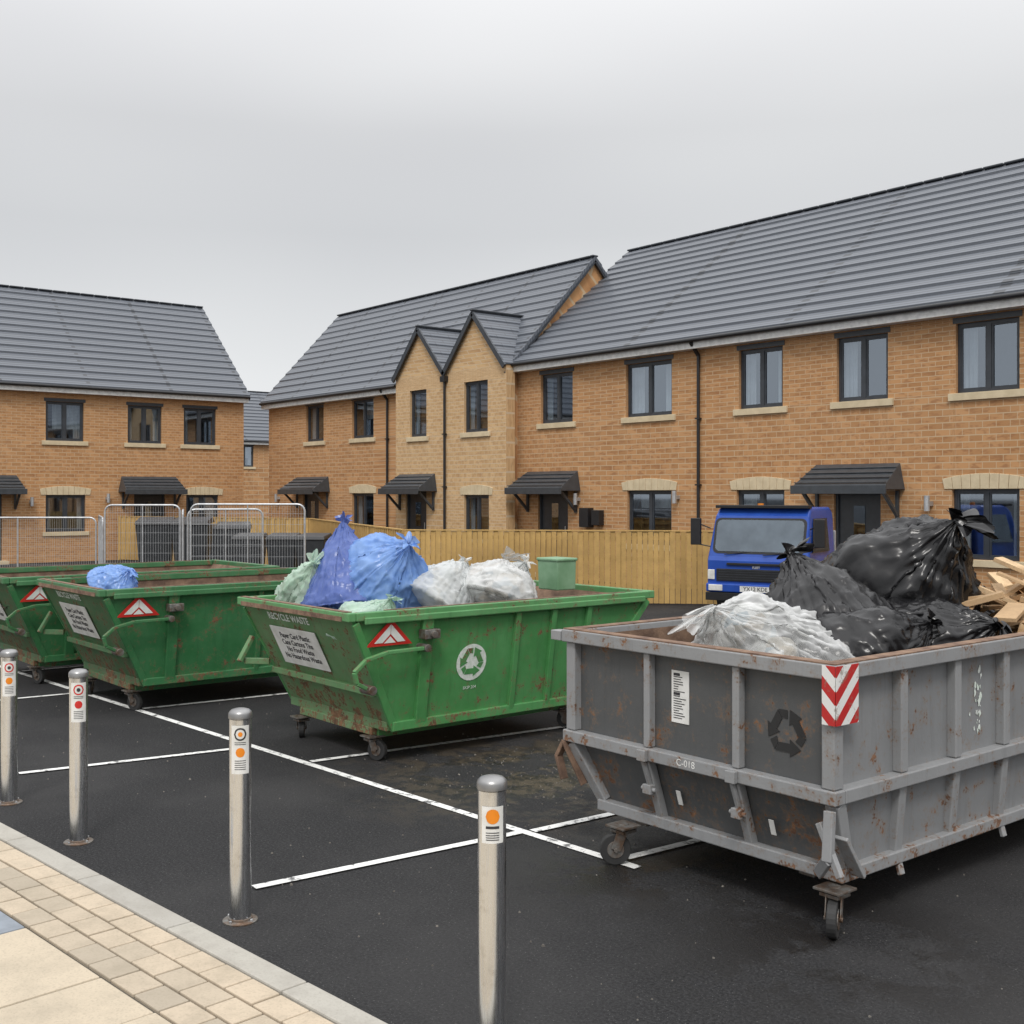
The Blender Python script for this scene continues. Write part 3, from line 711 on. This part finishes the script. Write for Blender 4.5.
# ---------------------------------------------------------------- houses
random.seed(12)
def house(name,loc,rz,L,eaves,ridge,ry,wins,doors,pipes,lights,bays=(),back=None):
    e=empty(name,loc,rz); D=2*ry if back is None else back
    wl,sl,fr,gl,cu,rm,dr,st,cn,pp,gt,fa,lm,lb=[MB() for _ in range(14)]
    holes=[]
    for w in wins: holes.append((w[0],w[1],w[2],w[3]))
    for d in doors: holes.append((d[0],d[1],0,2.1))
    def facade(mb,x0,x1,zt,hs,y):
        hs=[h for h in hs if h[0]>=x0 and h[1]<=x1]
        X=sorted({x0,x1,*[h[0] for h in hs],*[h[1] for h in hs]});Z=sorted({0,zt,*[h[2] for h in hs],*[h[3] for h in hs]})
        for i in range(len(X)-1):
            for j in range(len(Z)-1):
                cx=(X[i]+X[i+1])/2;cz=(Z[j]+Z[j+1])/2
                if any(h[0]<cx<h[1] and h[2]<cz<h[3] for h in hs): continue
                mb.face([(X[i],y,Z[j]),(X[i+1],y,Z[j]),(X[i+1],y,Z[j+1]),(X[i],y,Z[j+1])])
        for a,b_,c,d in hs:
            q=y+.13
            mb.face([(a,y,c),(a,y,d),(a,q,d),(a,q,c)]);mb.face([(b_,y,c),(b_,q,c),(b_,q,d),(b_,y,d)])
            mb.face([(a,y,d),(b_,y,d),(b_,q,d),(a,q,d)]);mb.face([(a,y,c),(a,q,c),(b_,q,c),(b_,y,c)])
    def in_bay(a,b_):
        for bx in bays:
            if bx[0]<=a and b_<=bx[1]: return bx
        return None
    bh={};main=[]
    for h in holes:
        bx=in_bay(h[0],h[1])
        if bx: bh.setdefault(bx,[]).append(h)
        else: main.append(h)
    facade(wl,0,L,eaves,main,0)
    slope=(ridge-eaves)/ry
    zb=max(eaves-.0,ridge-slope*(D-ry))
    wl.face([(L,0,0),(L,D,0),(L,D,zb),(L,ry,ridge-.06),(L,0,eaves)])
    wl.face([(0,D,0),(0,0,0),(0,0,eaves),(0,ry,ridge-.06),(0,D,zb)])
    wl.face([(L,D,0),(0,D,0),(0,D,zb),(L,D,zb)])
    by=-.28
    for bx in bays:
        x0,x1,ze,za=bx; xc=(x0+x1)/2
        facade(lb,x0+.004,x1-.004,ze,bh.get(bx,[]),by)
        lb.face([(x0+.004,by,ze),(x1-.004,by,ze),(xc,by,za)])
        lb.face([(x1-.004,by,0),(x1-.004,.0,0),(x1-.004,.0,ze),(x1-.004,by,ze)]); lb.face([(x0+.004,0,0),(x0+.004,by,0),(x0+.004,by,ze),(x0+.004,0,ze)])
        yb=(za-eaves)/slope+.3
        sl2=(za-ze)/(xc-x0); sll=math.hypot(xc-x0,za-ze); ov=.08
        nc=max(3,int(sll/.3))
        for sg,xe in ((-1,x0-ov*.3),(1,x1+ov*.3)):
            zlow=za-abs(xe-xc)*sl2
            for k in range(nc):
                a=k/nc;b_=(k+1)/nc
                xa=xe+(xc-xe)*a;xb=xe+(xc-xe)*b_;z_a=zlow+(za-zlow)*a+.075;z_b=zlow+(za-zlow)*b_+.04
                sl.face([(xa,by-.12,z_a),(xa,yb,z_a),(xb,yb,z_b),(xb,by-.12,z_b)],[(0,k*.34+.004),(yb,k*.34+.004),(yb,k*.34+.336),(0,k*.34+.336)])
                sl.face([(xa,by-.12,z_a-.035),(xa,yb,z_a-.035),(xa,yb,z_a),(xa,by-.12,z_a)])
            fr.beam((xe,by-.09,zlow-.03),(xc,by-.09,za-.02),.05,.13)
        pp.beam((xc,by-.13,za+.07),(xc,yb,za+.07),.14,.05)
    ov=.25; nc=int(math.hypot(ry+ov,slope*(ry+ov))/.34)
    x0,x1=-.12,L+.12
    for side in (0,1):
        for k in range(nc):
            a=k/nc;b_=(k+1)/nc
            if side==0:
                ya=-ov+(ry+ov)*a;yb=-ov+(ry+ov)*b_;f=lambda y:eaves+slope*y
            else:
                ya=D+ov-(D-ry+ov)*a;yb=D+ov-(D-ry+ov)*b_;s2=(ridge-zb)/(D-ry);f=lambda y:zb+s2*(D-y)
            za=f(ya)+.115;zb_=f(yb)+.065
            vv=k*.34
            sl.face([(x0,ya,za),(x1,ya,za),(x1,yb,zb_),(x0,yb,zb_)],[(0,vv+.004),(x1-x0,vv+.004),(x1-x0,vv+.336),(0,vv+.336)])
            sl.face([(x0,ya,za-.055),(x1,ya,za-.055),(x1,ya,za),(x0,ya,za)],[(0,vv),(x1-x0,vv),(x1-x0,vv+.001),(0,vv+.001)])
            for xx in (x0,x1): sl.face([(xx,ya,za),(xx,ya,za-.12),(xx,yb,zb_-.1),(xx,yb,zb_)])
    sl.face([(x0,-ov,eaves-slope*ov+.02),(x1,-ov,eaves-slope*ov+.02),(x1,ry,ridge-.0),(x0,ry,ridge-.0)])
    xx=x0
    while xx<x1:
        pp.beam((xx,ry,ridge+.075),(min(x1,xx+.43),ry,ridge+.075),.2,.05); xx+=.45
    for xx in (x0+.03,x1-.03): fr.beam((xx,-ov,eaves-slope*ov-.02),(xx,ry,ridge-.01),.05,.13); fr.beam((xx,D+ov,zb-slope*ov-.02),(xx,ry,ridge-.01),.05,.13)
    ze=eaves-slope*ov
    segs=[]; cur=x0+.06
    for bx in sorted(bays): 
        if bx[0]-.02>cur: segs.append((cur,bx[0]-.02))
        cur=bx[1]+.02
    if cur<x1-.1: segs.append((cur,x1-.06))
    for a,b_ in segs:
        fa.box(a,b_,-ov+.0,-ov+.03,ze-.15,ze+.035); fa.box(a,b_,-ov+.03,-.002,ze-.15,ze-.13)
        gt.cyl((a,-ov-.045,ze+.025),(b_,-ov-.045,ze+.025),.045,12)
    for w in wins:
        a,b_,c,d=w[:4]; bx=in_bay(a,b_); y=(by if bx else 0)
        yf=y+.07; t=.055
        fr.box(a+.002,a+t,yf,yf+.06,c+.002,d-.002);fr.box(b_-t,b_-.002,yf,yf+.06,c+.002,d-.002);fr.box(a+t,b_-t,yf,yf+.06,d-t,d-.002);fr.box(a+t,b_-t,yf,yf+.06,c+.002,c+t)
        xm=(a+b_)/2; wide=(b_-a)>.85
        if wide: fr.box(xm-.04,xm+.04,yf-.004,yf+.058,c+t,d-t)
        cells=[(a+t,xm-.04),(xm+.04,b_-t)] if wide else [(a+t,b_-t)]
        for p,q in cells:
            fr.box(p,p+.03,yf+.01,yf+.05,c+t,d-t);fr.box(q-.03,q,yf+.01,yf+.05,c+t,d-t);fr.box(p+.03,q-.03,yf+.01,yf+.05,c+t,c+t+.03);fr.box(p+.03,q-.03,yf+.01,yf+.05,d-t-.03,d-t)
            tl=random.uniform(-.006,.006)
            gl.face([(p+.03,yf+.03+tl,c+t+.03),(q-.03,yf+.03-tl,c+t+.03),(q-.03,yf+.03-tl,d-t-.03),(p+.03,yf+.03+tl,d-t-.03)])
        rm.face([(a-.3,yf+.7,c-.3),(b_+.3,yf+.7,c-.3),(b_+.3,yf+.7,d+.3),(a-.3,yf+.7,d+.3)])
        k=random.random(); cw=(b_-a)*random.uniform(.16,.3)
        def cur_(p,q,z0,z1):
            n=10
            for i in range(n):
                u0=p+(q-p)*i/n;u1=p+(q-p)*(i+1)/n;o0=.02*math.sin(i*2.3);o1=.02*math.sin((i+1)*2.3)
                cu.face([(u0,yf+.16+o0,z0),(u1,yf+.16+o1,z0),(u1,yf+.16+o1,z1),(u0,yf+.16+o0,z1)])
        if k<.7: cur_(a,a+cw,c,d)
        if k>.2: cur_(b_-cw,b_,c,d)
        if k>.7: cur_(a+cw,b_-cw,d-(d-c)*random.uniform(.3,.7),d)
        if c>2.5:
            st.box(a-.12,b_+.12,y-.05,y+.10,c-.13,c-.002)
            if not bx: dr.box(a-.05,b_+.05,y-.012,y+.05,d+.002,d+.10)
        else:
            st.box(a-.1,b_+.1,y-.05,y+.10,c-.12,c-.002)
            xm=(a+b_)/2; n=9; A=a-.14;B=b_+.14
            for i in range(n):
                p=A+(B-A)*i/n;q=A+(B-A)*(i+1)/n
                fx=lambda x: (x-xm)*.10
                z1=lambda x: d+.27-.09*((x-xm)/((B-A)/2))**2
                z0=lambda x: d+.003
                st.hexa([(p+.004,y-.018,z0(p)),(q-.004,y-.018,z0(q)),(q-.004,y+.05,z0(q)),(p+.004,y+.05,z0(p)),(p+.004+fx(p)*.5,y-.018,z1(p)),(q-.004+fx(q)*.5,y-.018,z1(q)),(q-.004+fx(q)*.5,y+.05,z1(q)),(p+.004+fx(p)*.5,y+.05,z1(p))])
    for dd in doors:
        a,b_=dd[:2]; bx=in_bay(a,b_); y=(by if bx else 0)
        dr.box(a+.06,b_-.06,y+.09,y+.13,.05,2.04)
        fr.box(a+.002,a+.058,y+.05,y+.12,.0,2.098);fr.box(b_-.058,b_-.002,y+.05,y+.12,0,2.098);fr.box(a+.058,b_-.058,y+.05,y+.12,2.042,2.098)
        xm=(a+b_)/2
        gl.box(xm-.12,xm+.12,y+.075,y+.085,1.15,1.8); st.box(a-.1,b_+.1,y-.35,y-.002,0,.10)
        lm.cyl((b_-.14,y+.04,1.0),(b_-.14,y+.04,1.25),.012,8)
        A,B=dd[2],dd[3]; yo=-.62
        cn.hexa([(A,y+yo,2.10),(B,y+yo,2.10),(B,y-.004,2.10),(A,y-.004,2.10),(A+.02,y+yo+.04,2.20),(B-.02,y+yo+.04,2.20),(B-.10,y-.004,2.58),(A+.10,y-.004,2.58)])
        for i in range(4):
            z=2.23+i*.09; yy=y+yo+.04+i*.145
            cn.beam((A+.02+i*.022,yy,z),(B-.02-i*.022,yy,z),.03,.02)
        cn.box(A-.02,B+.02,y+yo-.03,y+yo-.002,2.02,2.18)
        for xx in (A+.14,B-.14):
            cn.beam((xx,y-.03,1.62),(xx,y+yo+.12,2.08),.06,.06); cn.box(xx-.03,xx+.03,y-.06,y-.003,1.58,2.08)
    for px,yy,pb in pipes:
        y=yy-.05
        gt.cyl((px,y,0),(px,y,ze-.25 if not pb else pb),.034,12)
        if not pb: gt.beam((px,y,ze-.28),(px,-ov-.04,ze-.02),.06,.06)
        else: gt.box(px-.1,px+.1,y-.08,y+.06,pb,pb+.15)
        for z in (.8,2.2,3.6): gt.box(px-.06,px+.06,y-.045,y+.04,z,z+.03)
    for lx,lz in lights:
        lm.box(lx-.05,lx+.05,-.12,-.004,lz-.04,lz+.04); lm.cyl((lx,-.13,lz-.13),(lx,-.13,lz+.14),.05,14)
    def B(mb,n,m,bv=0,sm=False):
        if mb.v: mb.build(n,m,e,bv,sm)
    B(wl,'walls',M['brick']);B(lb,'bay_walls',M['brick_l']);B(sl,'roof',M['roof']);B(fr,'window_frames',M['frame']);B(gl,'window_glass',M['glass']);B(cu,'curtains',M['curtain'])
    B(rm,'rooms',M['room']);B(dr,'doors_and_lintels',M['door']);B(st,'sills_and_arches',M['stone'],.006);B(cn,'door_canopies',M['canopy'],.006);B(pp,'ridge_tiles',M['frame'],.02)
    B(gt,'gutters_and_downpipes',M['black'],0,True);B(fa,'fascia',M['fascia']);B(lm,'wall_lamps',M['galv'])
    return e
U0=-22.5
def up(a,b_,z0=3.75,z1=4.95): return (a-U0,b_-U0,z0,z1)
wins=[up(-21.49,-20.33),up(-18.54,-17.14),up(-15.29,-14.19),up(-12.94,-11.85),up(-10.53,-9.40),
      up(-18.5,-17.15,.9,2.1),up(-15.35,-14.15,.9,2.1),up(-10.6,-9.4,.9,2.1),up(-7.6,-6.5),up(-5,-3.9),up(-1.5,-.4),up(-5,-3.9,.9,2.1),up(-1.5,-.4,.9,2.1)]
house('brick_house',(U0,18.5,0),0,26,5.42,8.68,4.2,wins,[(-21.6-U0,-20.5-U0,-22.1-U0,-20.05-U0),(-13.0-U0,-12.0-U0,-13.5-U0,-11.5-U0),(-7.5-U0,-6.5-U0,-8.1-U0,-5.9-U0)],[(-16.34-U0,0,0),(-8.6-U0,0,0)],[(-16.95-U0,1.95),(-11.0-U0,1.85),(-20.1-U0,1.9)])
U0=-35.35
wins=[up(-32.8,-31.7,3.7,4.85),up(-30.0,-28.8,3.7,4.85),up(-26.5,-25.7,3.6,4.88),up(-24.0,-23.0,3.62,4.93),
      up(-30.0,-28.8,.9,2.05),up(-24.0,-22.95,.9,2.0)]
house('brick_house',(U0,18.3,0),0,12.95,5.3,8.28,2.80,wins,[(-33.0-U0,-32.0-U0,-33.5-U0,-31.3-U0),(-26.7-U0,-25.7-U0,-27.1-U0,-25.2-U0)],[(-28.0-U0,0,0),(-24.8-U0,-.28,5.0)],[(-34.6-U0,1.9),(-24.55-U0,1.8)],
      bays=((-27.2-U0,-24.8-U0,5.25,6.55),(-24.8-U0,-22.25-U0,5.25,6.68)))
U0=2.0
wins=[up(10.93,12.05,3.62,4.79),up(13.40,14.49,3.62,4.79),up(15.22,16.32,3.62,4.79),up(10.93,12.1,.9,2.0),up(15.3,16.4,.9,2.0),up(7.8,8.9,3.62,4.79),up(4.5,5.6,3.62,4.79),up(4.5,5.6,.9,2.0)]
house('brick_house',(-35.2,U0,0),R(90),15.30,5.42,8.60,3.5,wins,[(13.6-U0,14.6-U0,13.1-U0,15.05-U0),(8.7-U0,9.7-U0,8.2-U0,10.2-U0)],[(6.5-U0,0,0)],[(10.5-U0,1.8),(12.75-U0,1.9)])
house('brick_house',(-60,27,0),R(90),16,5.2,8.2,4,[(2,3.1,3.6,4.8),(6,7.1,3.6,4.8)],[],[],[])

mb=MB(); mb.box(-19.9,-19.6,18.3,18.495,1.25,1.7); mb.box(-19.5,-19.25,18.32,18.495,1.3,1.65); mb.build('meter_boxes',M['black'],bevel=.01)

# ---------------------------------------------------------------- timber fence
def fence(name,a,b_,h):
    a=Vector((*a,0));b_=Vector((*b_,0));d=(b_-a);L=d.length;ang=math.atan2(d.y,d.x)
    e=empty(name,a,ang); p=MB(); x=0;i=0
    while x<L:
        w=.10; p.box(x,x+w-.010,-.012+(i%2)*.014,.006+(i%2)*.014,.03,h+random.uniform(-.006,.006),random.random()); x+=.098;i+=1
    p.build('boards',M['timber_f'],e)
    q=MB(); x=0
    while x<=L+.1: q.box(x-.05,x+.05,.03,.13,0,h-.03,random.random()); x+=2.0
    for z in (.3,.8,h-.15): q.box(0,L,.022,.05,z,z+.07,.4)
    q.box(0,L,-.02,.04,h+.008,h+.03,.3)
    q.build('posts_and_rails',M['timber_f'],e)
    return e
fence('timber_fence',(-17.9,12.06),(-13.3,16.5),1.33)
fence('timber_fence',(-28.3,15.9),(-17.95,12.04),1.33)
fence('timber_fence',(-34.9,13.0),(-28.35,15.9),1.33)

def heras(a,b_,h):
    a=Vector((*a,0));b_=Vector((*b_,0));d=b_-a;L=d.length;e=empty('temporary_mesh_fence_panel',a,math.atan2(d.y,d.x))
    t=MB(); r=.021; rc=.15
    pts=[(0,0,.05),(0,0,h-rc)]+[(rc-rc*math.cos(k*math.pi/8),0,h-rc+rc*math.sin(k*math.pi/8)) for k in range(1,5)]+[(L-rc+rc*math.sin(k*math.pi/8),0,h-rc+rc*math.cos(k*math.pi/8)) for k in range(0,4)]+[(L,0,h-rc),(L,0,.05)]
    for p,q in zip(pts,pts[1:]): t.cyl(p,q,r,8)
    t.cyl((0,0,.2),(L,0,.2),r*.8,8); t.cyl((L*.5,0,.2),(L*.5,0,h),r*.7,8)
    t.build('frame',M['galv'],e,smooth=True)
    w=MB(); x=.06
    while x<L: w.box(x-.0022,x+.0022,-.002,.002,.2,h-.02); x+=.055
    z=.3
    while z<h-.05: w.box(0,L,.003,.006,z-.0025,z+.0025); z+=.22
    w.build('wire_mesh',M['galv'],e)
    f=MB(); f.box(-.12,.12,-.35,.35,0,.13); f.box(L-.12,L+.12,-.35,.35,0,.13); f.build('concrete_feet',M['greyslab'],e,.02)
heras((-24.94,8.99),(-23.9,10.25),1.78)
heras((-23.85,10.3),(-22.6,9.75),1.68)
heras((-22.35,9.81),(-20.85,11.6),1.81)
heras((-22.7,9.9),(-22.1,11.3),1.70)
heras((-30.5,6.96),(-28.06,9.9),1.45)
heras((-28.0,9.95),(-25.1,9.0),1.5)

def bin_(u,v,rz,s=1.0):
    e=empty('wheelie_bin',(u,v,0),rz)
    m=MB(); m.hexa([(-.22*s,-.24*s,.08),(.22*s,-.24*s,.08),(.22*s,.2*s,.08),(-.22*s,.2*s,.08),(-.29*s,-.33*s,.95*s),(.29*s,-.33*s,.95*s),(.29*s,.3*s,.95*s),(-.29*s,.3*s,.95*s)]); m.build('body',M['binp'],e,.02)
    m=MB(); m.hexa([(-.31*s,-.36*s,.952*s),(.31*s,-.36*s,.952*s),(.31*s,.33*s,.98*s),(-.31*s,.33*s,.98*s),(-.28*s,-.30*s,1.02*s),(.28*s,-.30*s,1.02*s),(.28*s,.3*s,1.07*s),(-.28*s,.3*s,1.07*s)]); m.build('lid',M['black'],e,.02)
    m=MB(); m.cyl((-.27*s,.24*s,.1),(-.21*s,.24*s,.1),.1,16); m.cyl((.21*s,.24*s,.1),(.27*s,.24*s,.1),.1,16); m.cyl((-.25*s,.36*s,.97*s),(.25*s,.36*s,.97*s),.015,8); m.build('wheels_and_handle',M['rubber'],e)
for u,v,rz,s in ((-25.6,10.4,1.1,1.4),(-24.95,11.0,1.0,1.4),(-24.3,11.7,1.1,1.3),(-22.9,11.4,.9,1.1),(-22.4,11.95,.9,1.1),(-21.9,12.4,.8,1.1),(-30.6,14.2,.5,1.1)): bin_(u,v,rz,s)

# ---------------------------------------------------------------- truck
TK=empty('flatbed_truck',(-11.83,14.75,0),R(18.7)); TW=.85
prof=[(.02,.42),(0,.50),(0,.93),(.03,1.0),(.22,1.66),(.34,1.78),(.46,1.80),(1.36,1.80),(1.48,1.74),(1.5,1.6),(1.5,.42)]
cb=MB(); n=len(prof)
def inset(z): return TW-(0 if z<1 else (z-1)*.09)
for i in range(n):
    j=(i+1)%n; (ya,za),(yb,zb)=prof[i],prof[j]
    cb.face([(-inset(za),ya,za),(-inset(zb),yb,zb),(inset(zb),yb,zb),(inset(za),ya,za)][::-1] )
cb.face([(inset(z),y,z) for y,z in prof][::-1]); cb.face([(-inset(z),y,z) for y,z in prof])
o=cb.build('cab',M['truck'],TK,.045,seg=4)
bm=bmesh.new(); bm.from_mesh(o.data); bmesh.ops.remove_doubles(bm,verts=bm.verts,dist=1e-4); bmesh.ops.recalc_face_normals(bm,faces=bm.faces); bm.to_mesh(o.data); bm.free()
sn,cs=.19/.687,.66/.687
upw=Vector((0,sn,cs))
def wm(z,off,x=0):
    y=.03+(z-1.0)*.19/.66; return basis(Vector((x,y,z))+Vector((0,-cs,sn))*off,(1,0,0),upw)
def rr_(w,h,r=.06):
    p=[]
    for cx,cy,a0 in ((w/2-r,-h/2+r,-90),(w/2-r,h/2-r,0),(-w/2+r,h/2-r,90),(-w/2+r,-h/2+r,180)):
        for k in range(5): a=R(a0+k*22.5); p.append((cx+r*math.cos(a),cy+r*math.sin(a)))
    return p
flat('windscreen_seal',[rr_(1.54,.60,.09)],wm(1.335,.001),M['black'],TK,.006)
flat('windscreen_interior',[rr_(1.46,.53,.08)],wm(1.335,.008),simple('cab_interior',(.03,.035,.04),.8,0,(.16,.17,.18),2.2),TK,.001)
flat('windscreen',[rr_(1.46,.53,.08)],wm(1.335,.012),M['tglass'],TK,.002)
f=MB(); f.beam((-.55,.0,1.03),(-.05,.06,1.09),.015,.015); f.beam((.1,.0,1.03),(.6,.06,1.09),.015,.015)
f.box(-.68,.68,-.018,.0,.60,.80); f.box(-TW-.01,TW+.01,-.04,.05,.28,.41); f.box(-.5,.5,-.03,.01,.86,.90)
f.box(-TW+.02,TW-.02,.05,1.5,.28,.42); f.box(-.78,.78,.20,.40,1.785,1.835)
f.build('grille_and_trim',M['black'],TK,.006)
f=MB(); f.box(-TW,TW,-.05,.04,.42,.56); f.build('bumper',M['truck'],TK,.02)
f=MB()
for z in (.63,.67,.71,.75,.78): f.box(-.64,.64,-.024,-.019,z-.004,z+.004)
f.build('grille_bars',M['frame'],TK)
f=MB(); f.box(-.80,-.56,-.065,-.04,.44,.54); f.box(.56,.80,-.065,-.04,.44,.54); f.box(-.83,-.71,-.02,.0,.62,.78); f.box(.71,.83,-.02,.0,.62,.78); f.build('headlamps',M['lamp'],TK,.01)
f=MB(); f.box(-.26,.26,-.058,-.051,.44,.53); f.build('number_plate',M['white'],TK)
text('plate_text','YX12 KDE',basis((0,-.0595,.485),(1,0,0),(0,0,1)),.09,M['ink'],TK,1,.001)
text('badge','FLEET',basis((0,-.0195,.83),(1,0,0),(0,0,1)),.05,M['galv'],TK,1,.002)
for sg in (-1,1):
    f=MB(); X=lambda z:sg*(inset(z)+.004)
    pts=[(.24,1.08),(1.12,1.08),(1.12,1.62),(.40,1.62)]
    if sg<0: pts=pts[::-1]
    f.face([(X(z),y,z) for y,z in pts]); f.build('side_window',M['room'],TK)
    f=MB(); f.face([(X(z)+sg*.003,y,z) for y,z in pts]); f.build('side_glass',M['tglass'],TK)
    f=MB(); f.beam((sg*(TW-.02),.12,1.45),(sg*(TW+.2),.0,1.55),.02,.02); f.beam((sg*(TW-.02),.12,1.15),(sg*(TW+.2),.0,1.2),.02,.02)
    f.box(min(sg*(TW+.10),sg*(TW+.27)),max(sg*(TW+.10),sg*(TW+.27)),-.05,.02,1.18,1.62); f.build('mirror',M['black'],TK,.015)
    f=MB(); f.box(min(sg*TW,sg*(TW+.006)),max(sg*TW,sg*(TW+.006)),.14,.15,.5,1.0); f.box(min(sg*TW,sg*(TW+.006)),max(sg*TW,sg*(TW+.006)),1.2,1.21,.5,1.0); f.box(min(sg*TW,sg*(TW+.02)),max(sg*TW,sg*(TW+.02)),1.02,1.16,.92,.95)
    f.build('door_lines',M['black'],TK)
    f=MB(); f.cyl((sg*(TW-.2),.72,.30),(sg*(TW+.01),.72,.30),.30,28); f.cyl((sg*(TW-.2),3.6,.30),(sg*(TW+.01),3.6,.30),.30,28); f.build('tyres',M['rubber'],TK,.02)
    f=MB(); f.cyl((sg*(TW-.1),.72,.30),(sg*(TW+.02),.72,.30),.16,20); f.cyl((sg*(TW-.1),3.6,.30),(sg*(TW+.02),3.6,.30),.16,20); f.build('wheel_hubs',M['galv'],TK,.01)
f=MB(); f.box(-.30,.30,.6,3.6,.35,.5); f.build('chassis',M['black'],TK)
f=MB(); f.box(-.84,.84,1.60,3.95,.60,.68); f.box(-.84,-.80,1.60,3.95,.68,.90); f.box(.80,.84,1.60,3.95,.68,.90); f.box(-.80,.80,1.60,1.65,.68,1.4); f.box(-.80,.80,3.91,3.95,.68,.90); f.build('flatbed_body',M['galv'],TK,.01)
f=MB(); f.cyl((-.2,.75,1.80),(-.2,.75,1.86),.05,12); f.build('beacon',M['orange'],TK)

# ---------------------------------------------------------------- light
w=bpy.data.worlds.new("World"); scene.world=w; w.use_nodes=True; nt=w.node_tree
bg=nt.nodes['Background']; sky=N(nt,'ShaderNodeTexSky',sky_type='NISHITA'); sky.sun_disc=False
sun_dir=Vector((.62,-.60,1.1)).normalized()
sky.sun_elevation=math.asin(sun_dir.z); sky.sun_rotation=math.atan2(sun_dir.x,sun_dir.y); sky.air_density=1.5; sky.dust_density=4
co=N(nt,'ShaderNodeTexCoord').outputs['Generated']; sp=N(nt,'ShaderNodeSeparateXYZ'); nt.links.new(co,sp.inputs[0])
cr=N(nt,'ShaderNodeValToRGB'); nt.links.new(sp.outputs[2],cr.inputs[0]); E=cr.color_ramp.elements
E[0].position=0; E[0].color=(.88,.90,.92,1); E[1].position=1; E[1].color=(2.1,2.1,2.12,1)
for p,c in ((.10,(.86,.875,.89)),(.22,(.70,.71,.725)),(.30,(.74,.745,.755)),(.42,(1.0,1.0,1.01))):
    el=E.new(p); el.color=(*c,1)
mp=N(nt,'ShaderNodeMapping'); nt.links.new(co,mp.inputs[0]); mp.inputs['Scale'].default_value=(1,1,3)
f=noise_(nt,1.3,2,.5,mp.outputs[0])
cl=mixc(nt,1.0,cr.outputs[0],ramp(nt,f,.3,.72,(.90,.90,.91),(1.11,1.11,1.10)),'MULTIPLY')
cl10=mixc(nt,1.0,cl,(10,10,10),'MULTIPLY')
m_=mixc(nt,.93,sky.outputs[0],cl10); nt.links.new(m_,bg.inputs[0]); bg.inputs[1].default_value=.1
sd=bpy.data.lights.new('sun','SUN'); sd.energy=1.5; sd.angle=R(14); sd.color=(1,.97,.93)
so=bpy.data.objects.new('sun',sd); so.rotation_euler=sun_dir.to_track_quat('Z','Y').to_euler(); col.objects.link(so)
scene.view_settings.view_transform='Standard'; scene.view_settings.look='None'; scene.view_settings.exposure=0

cam=bpy.data.cameras.new('camera'); cam.lens=40.5; cam.sensor_width=36; cam.shift_y=-17/1024; cam.clip_end=1500
co_=bpy.data.objects.new('camera',cam); co_.location=(0,0,2); co_.rotation_euler=(R(90),0,math.asin(.774)); col.objects.link(co_); scene.camera=co_
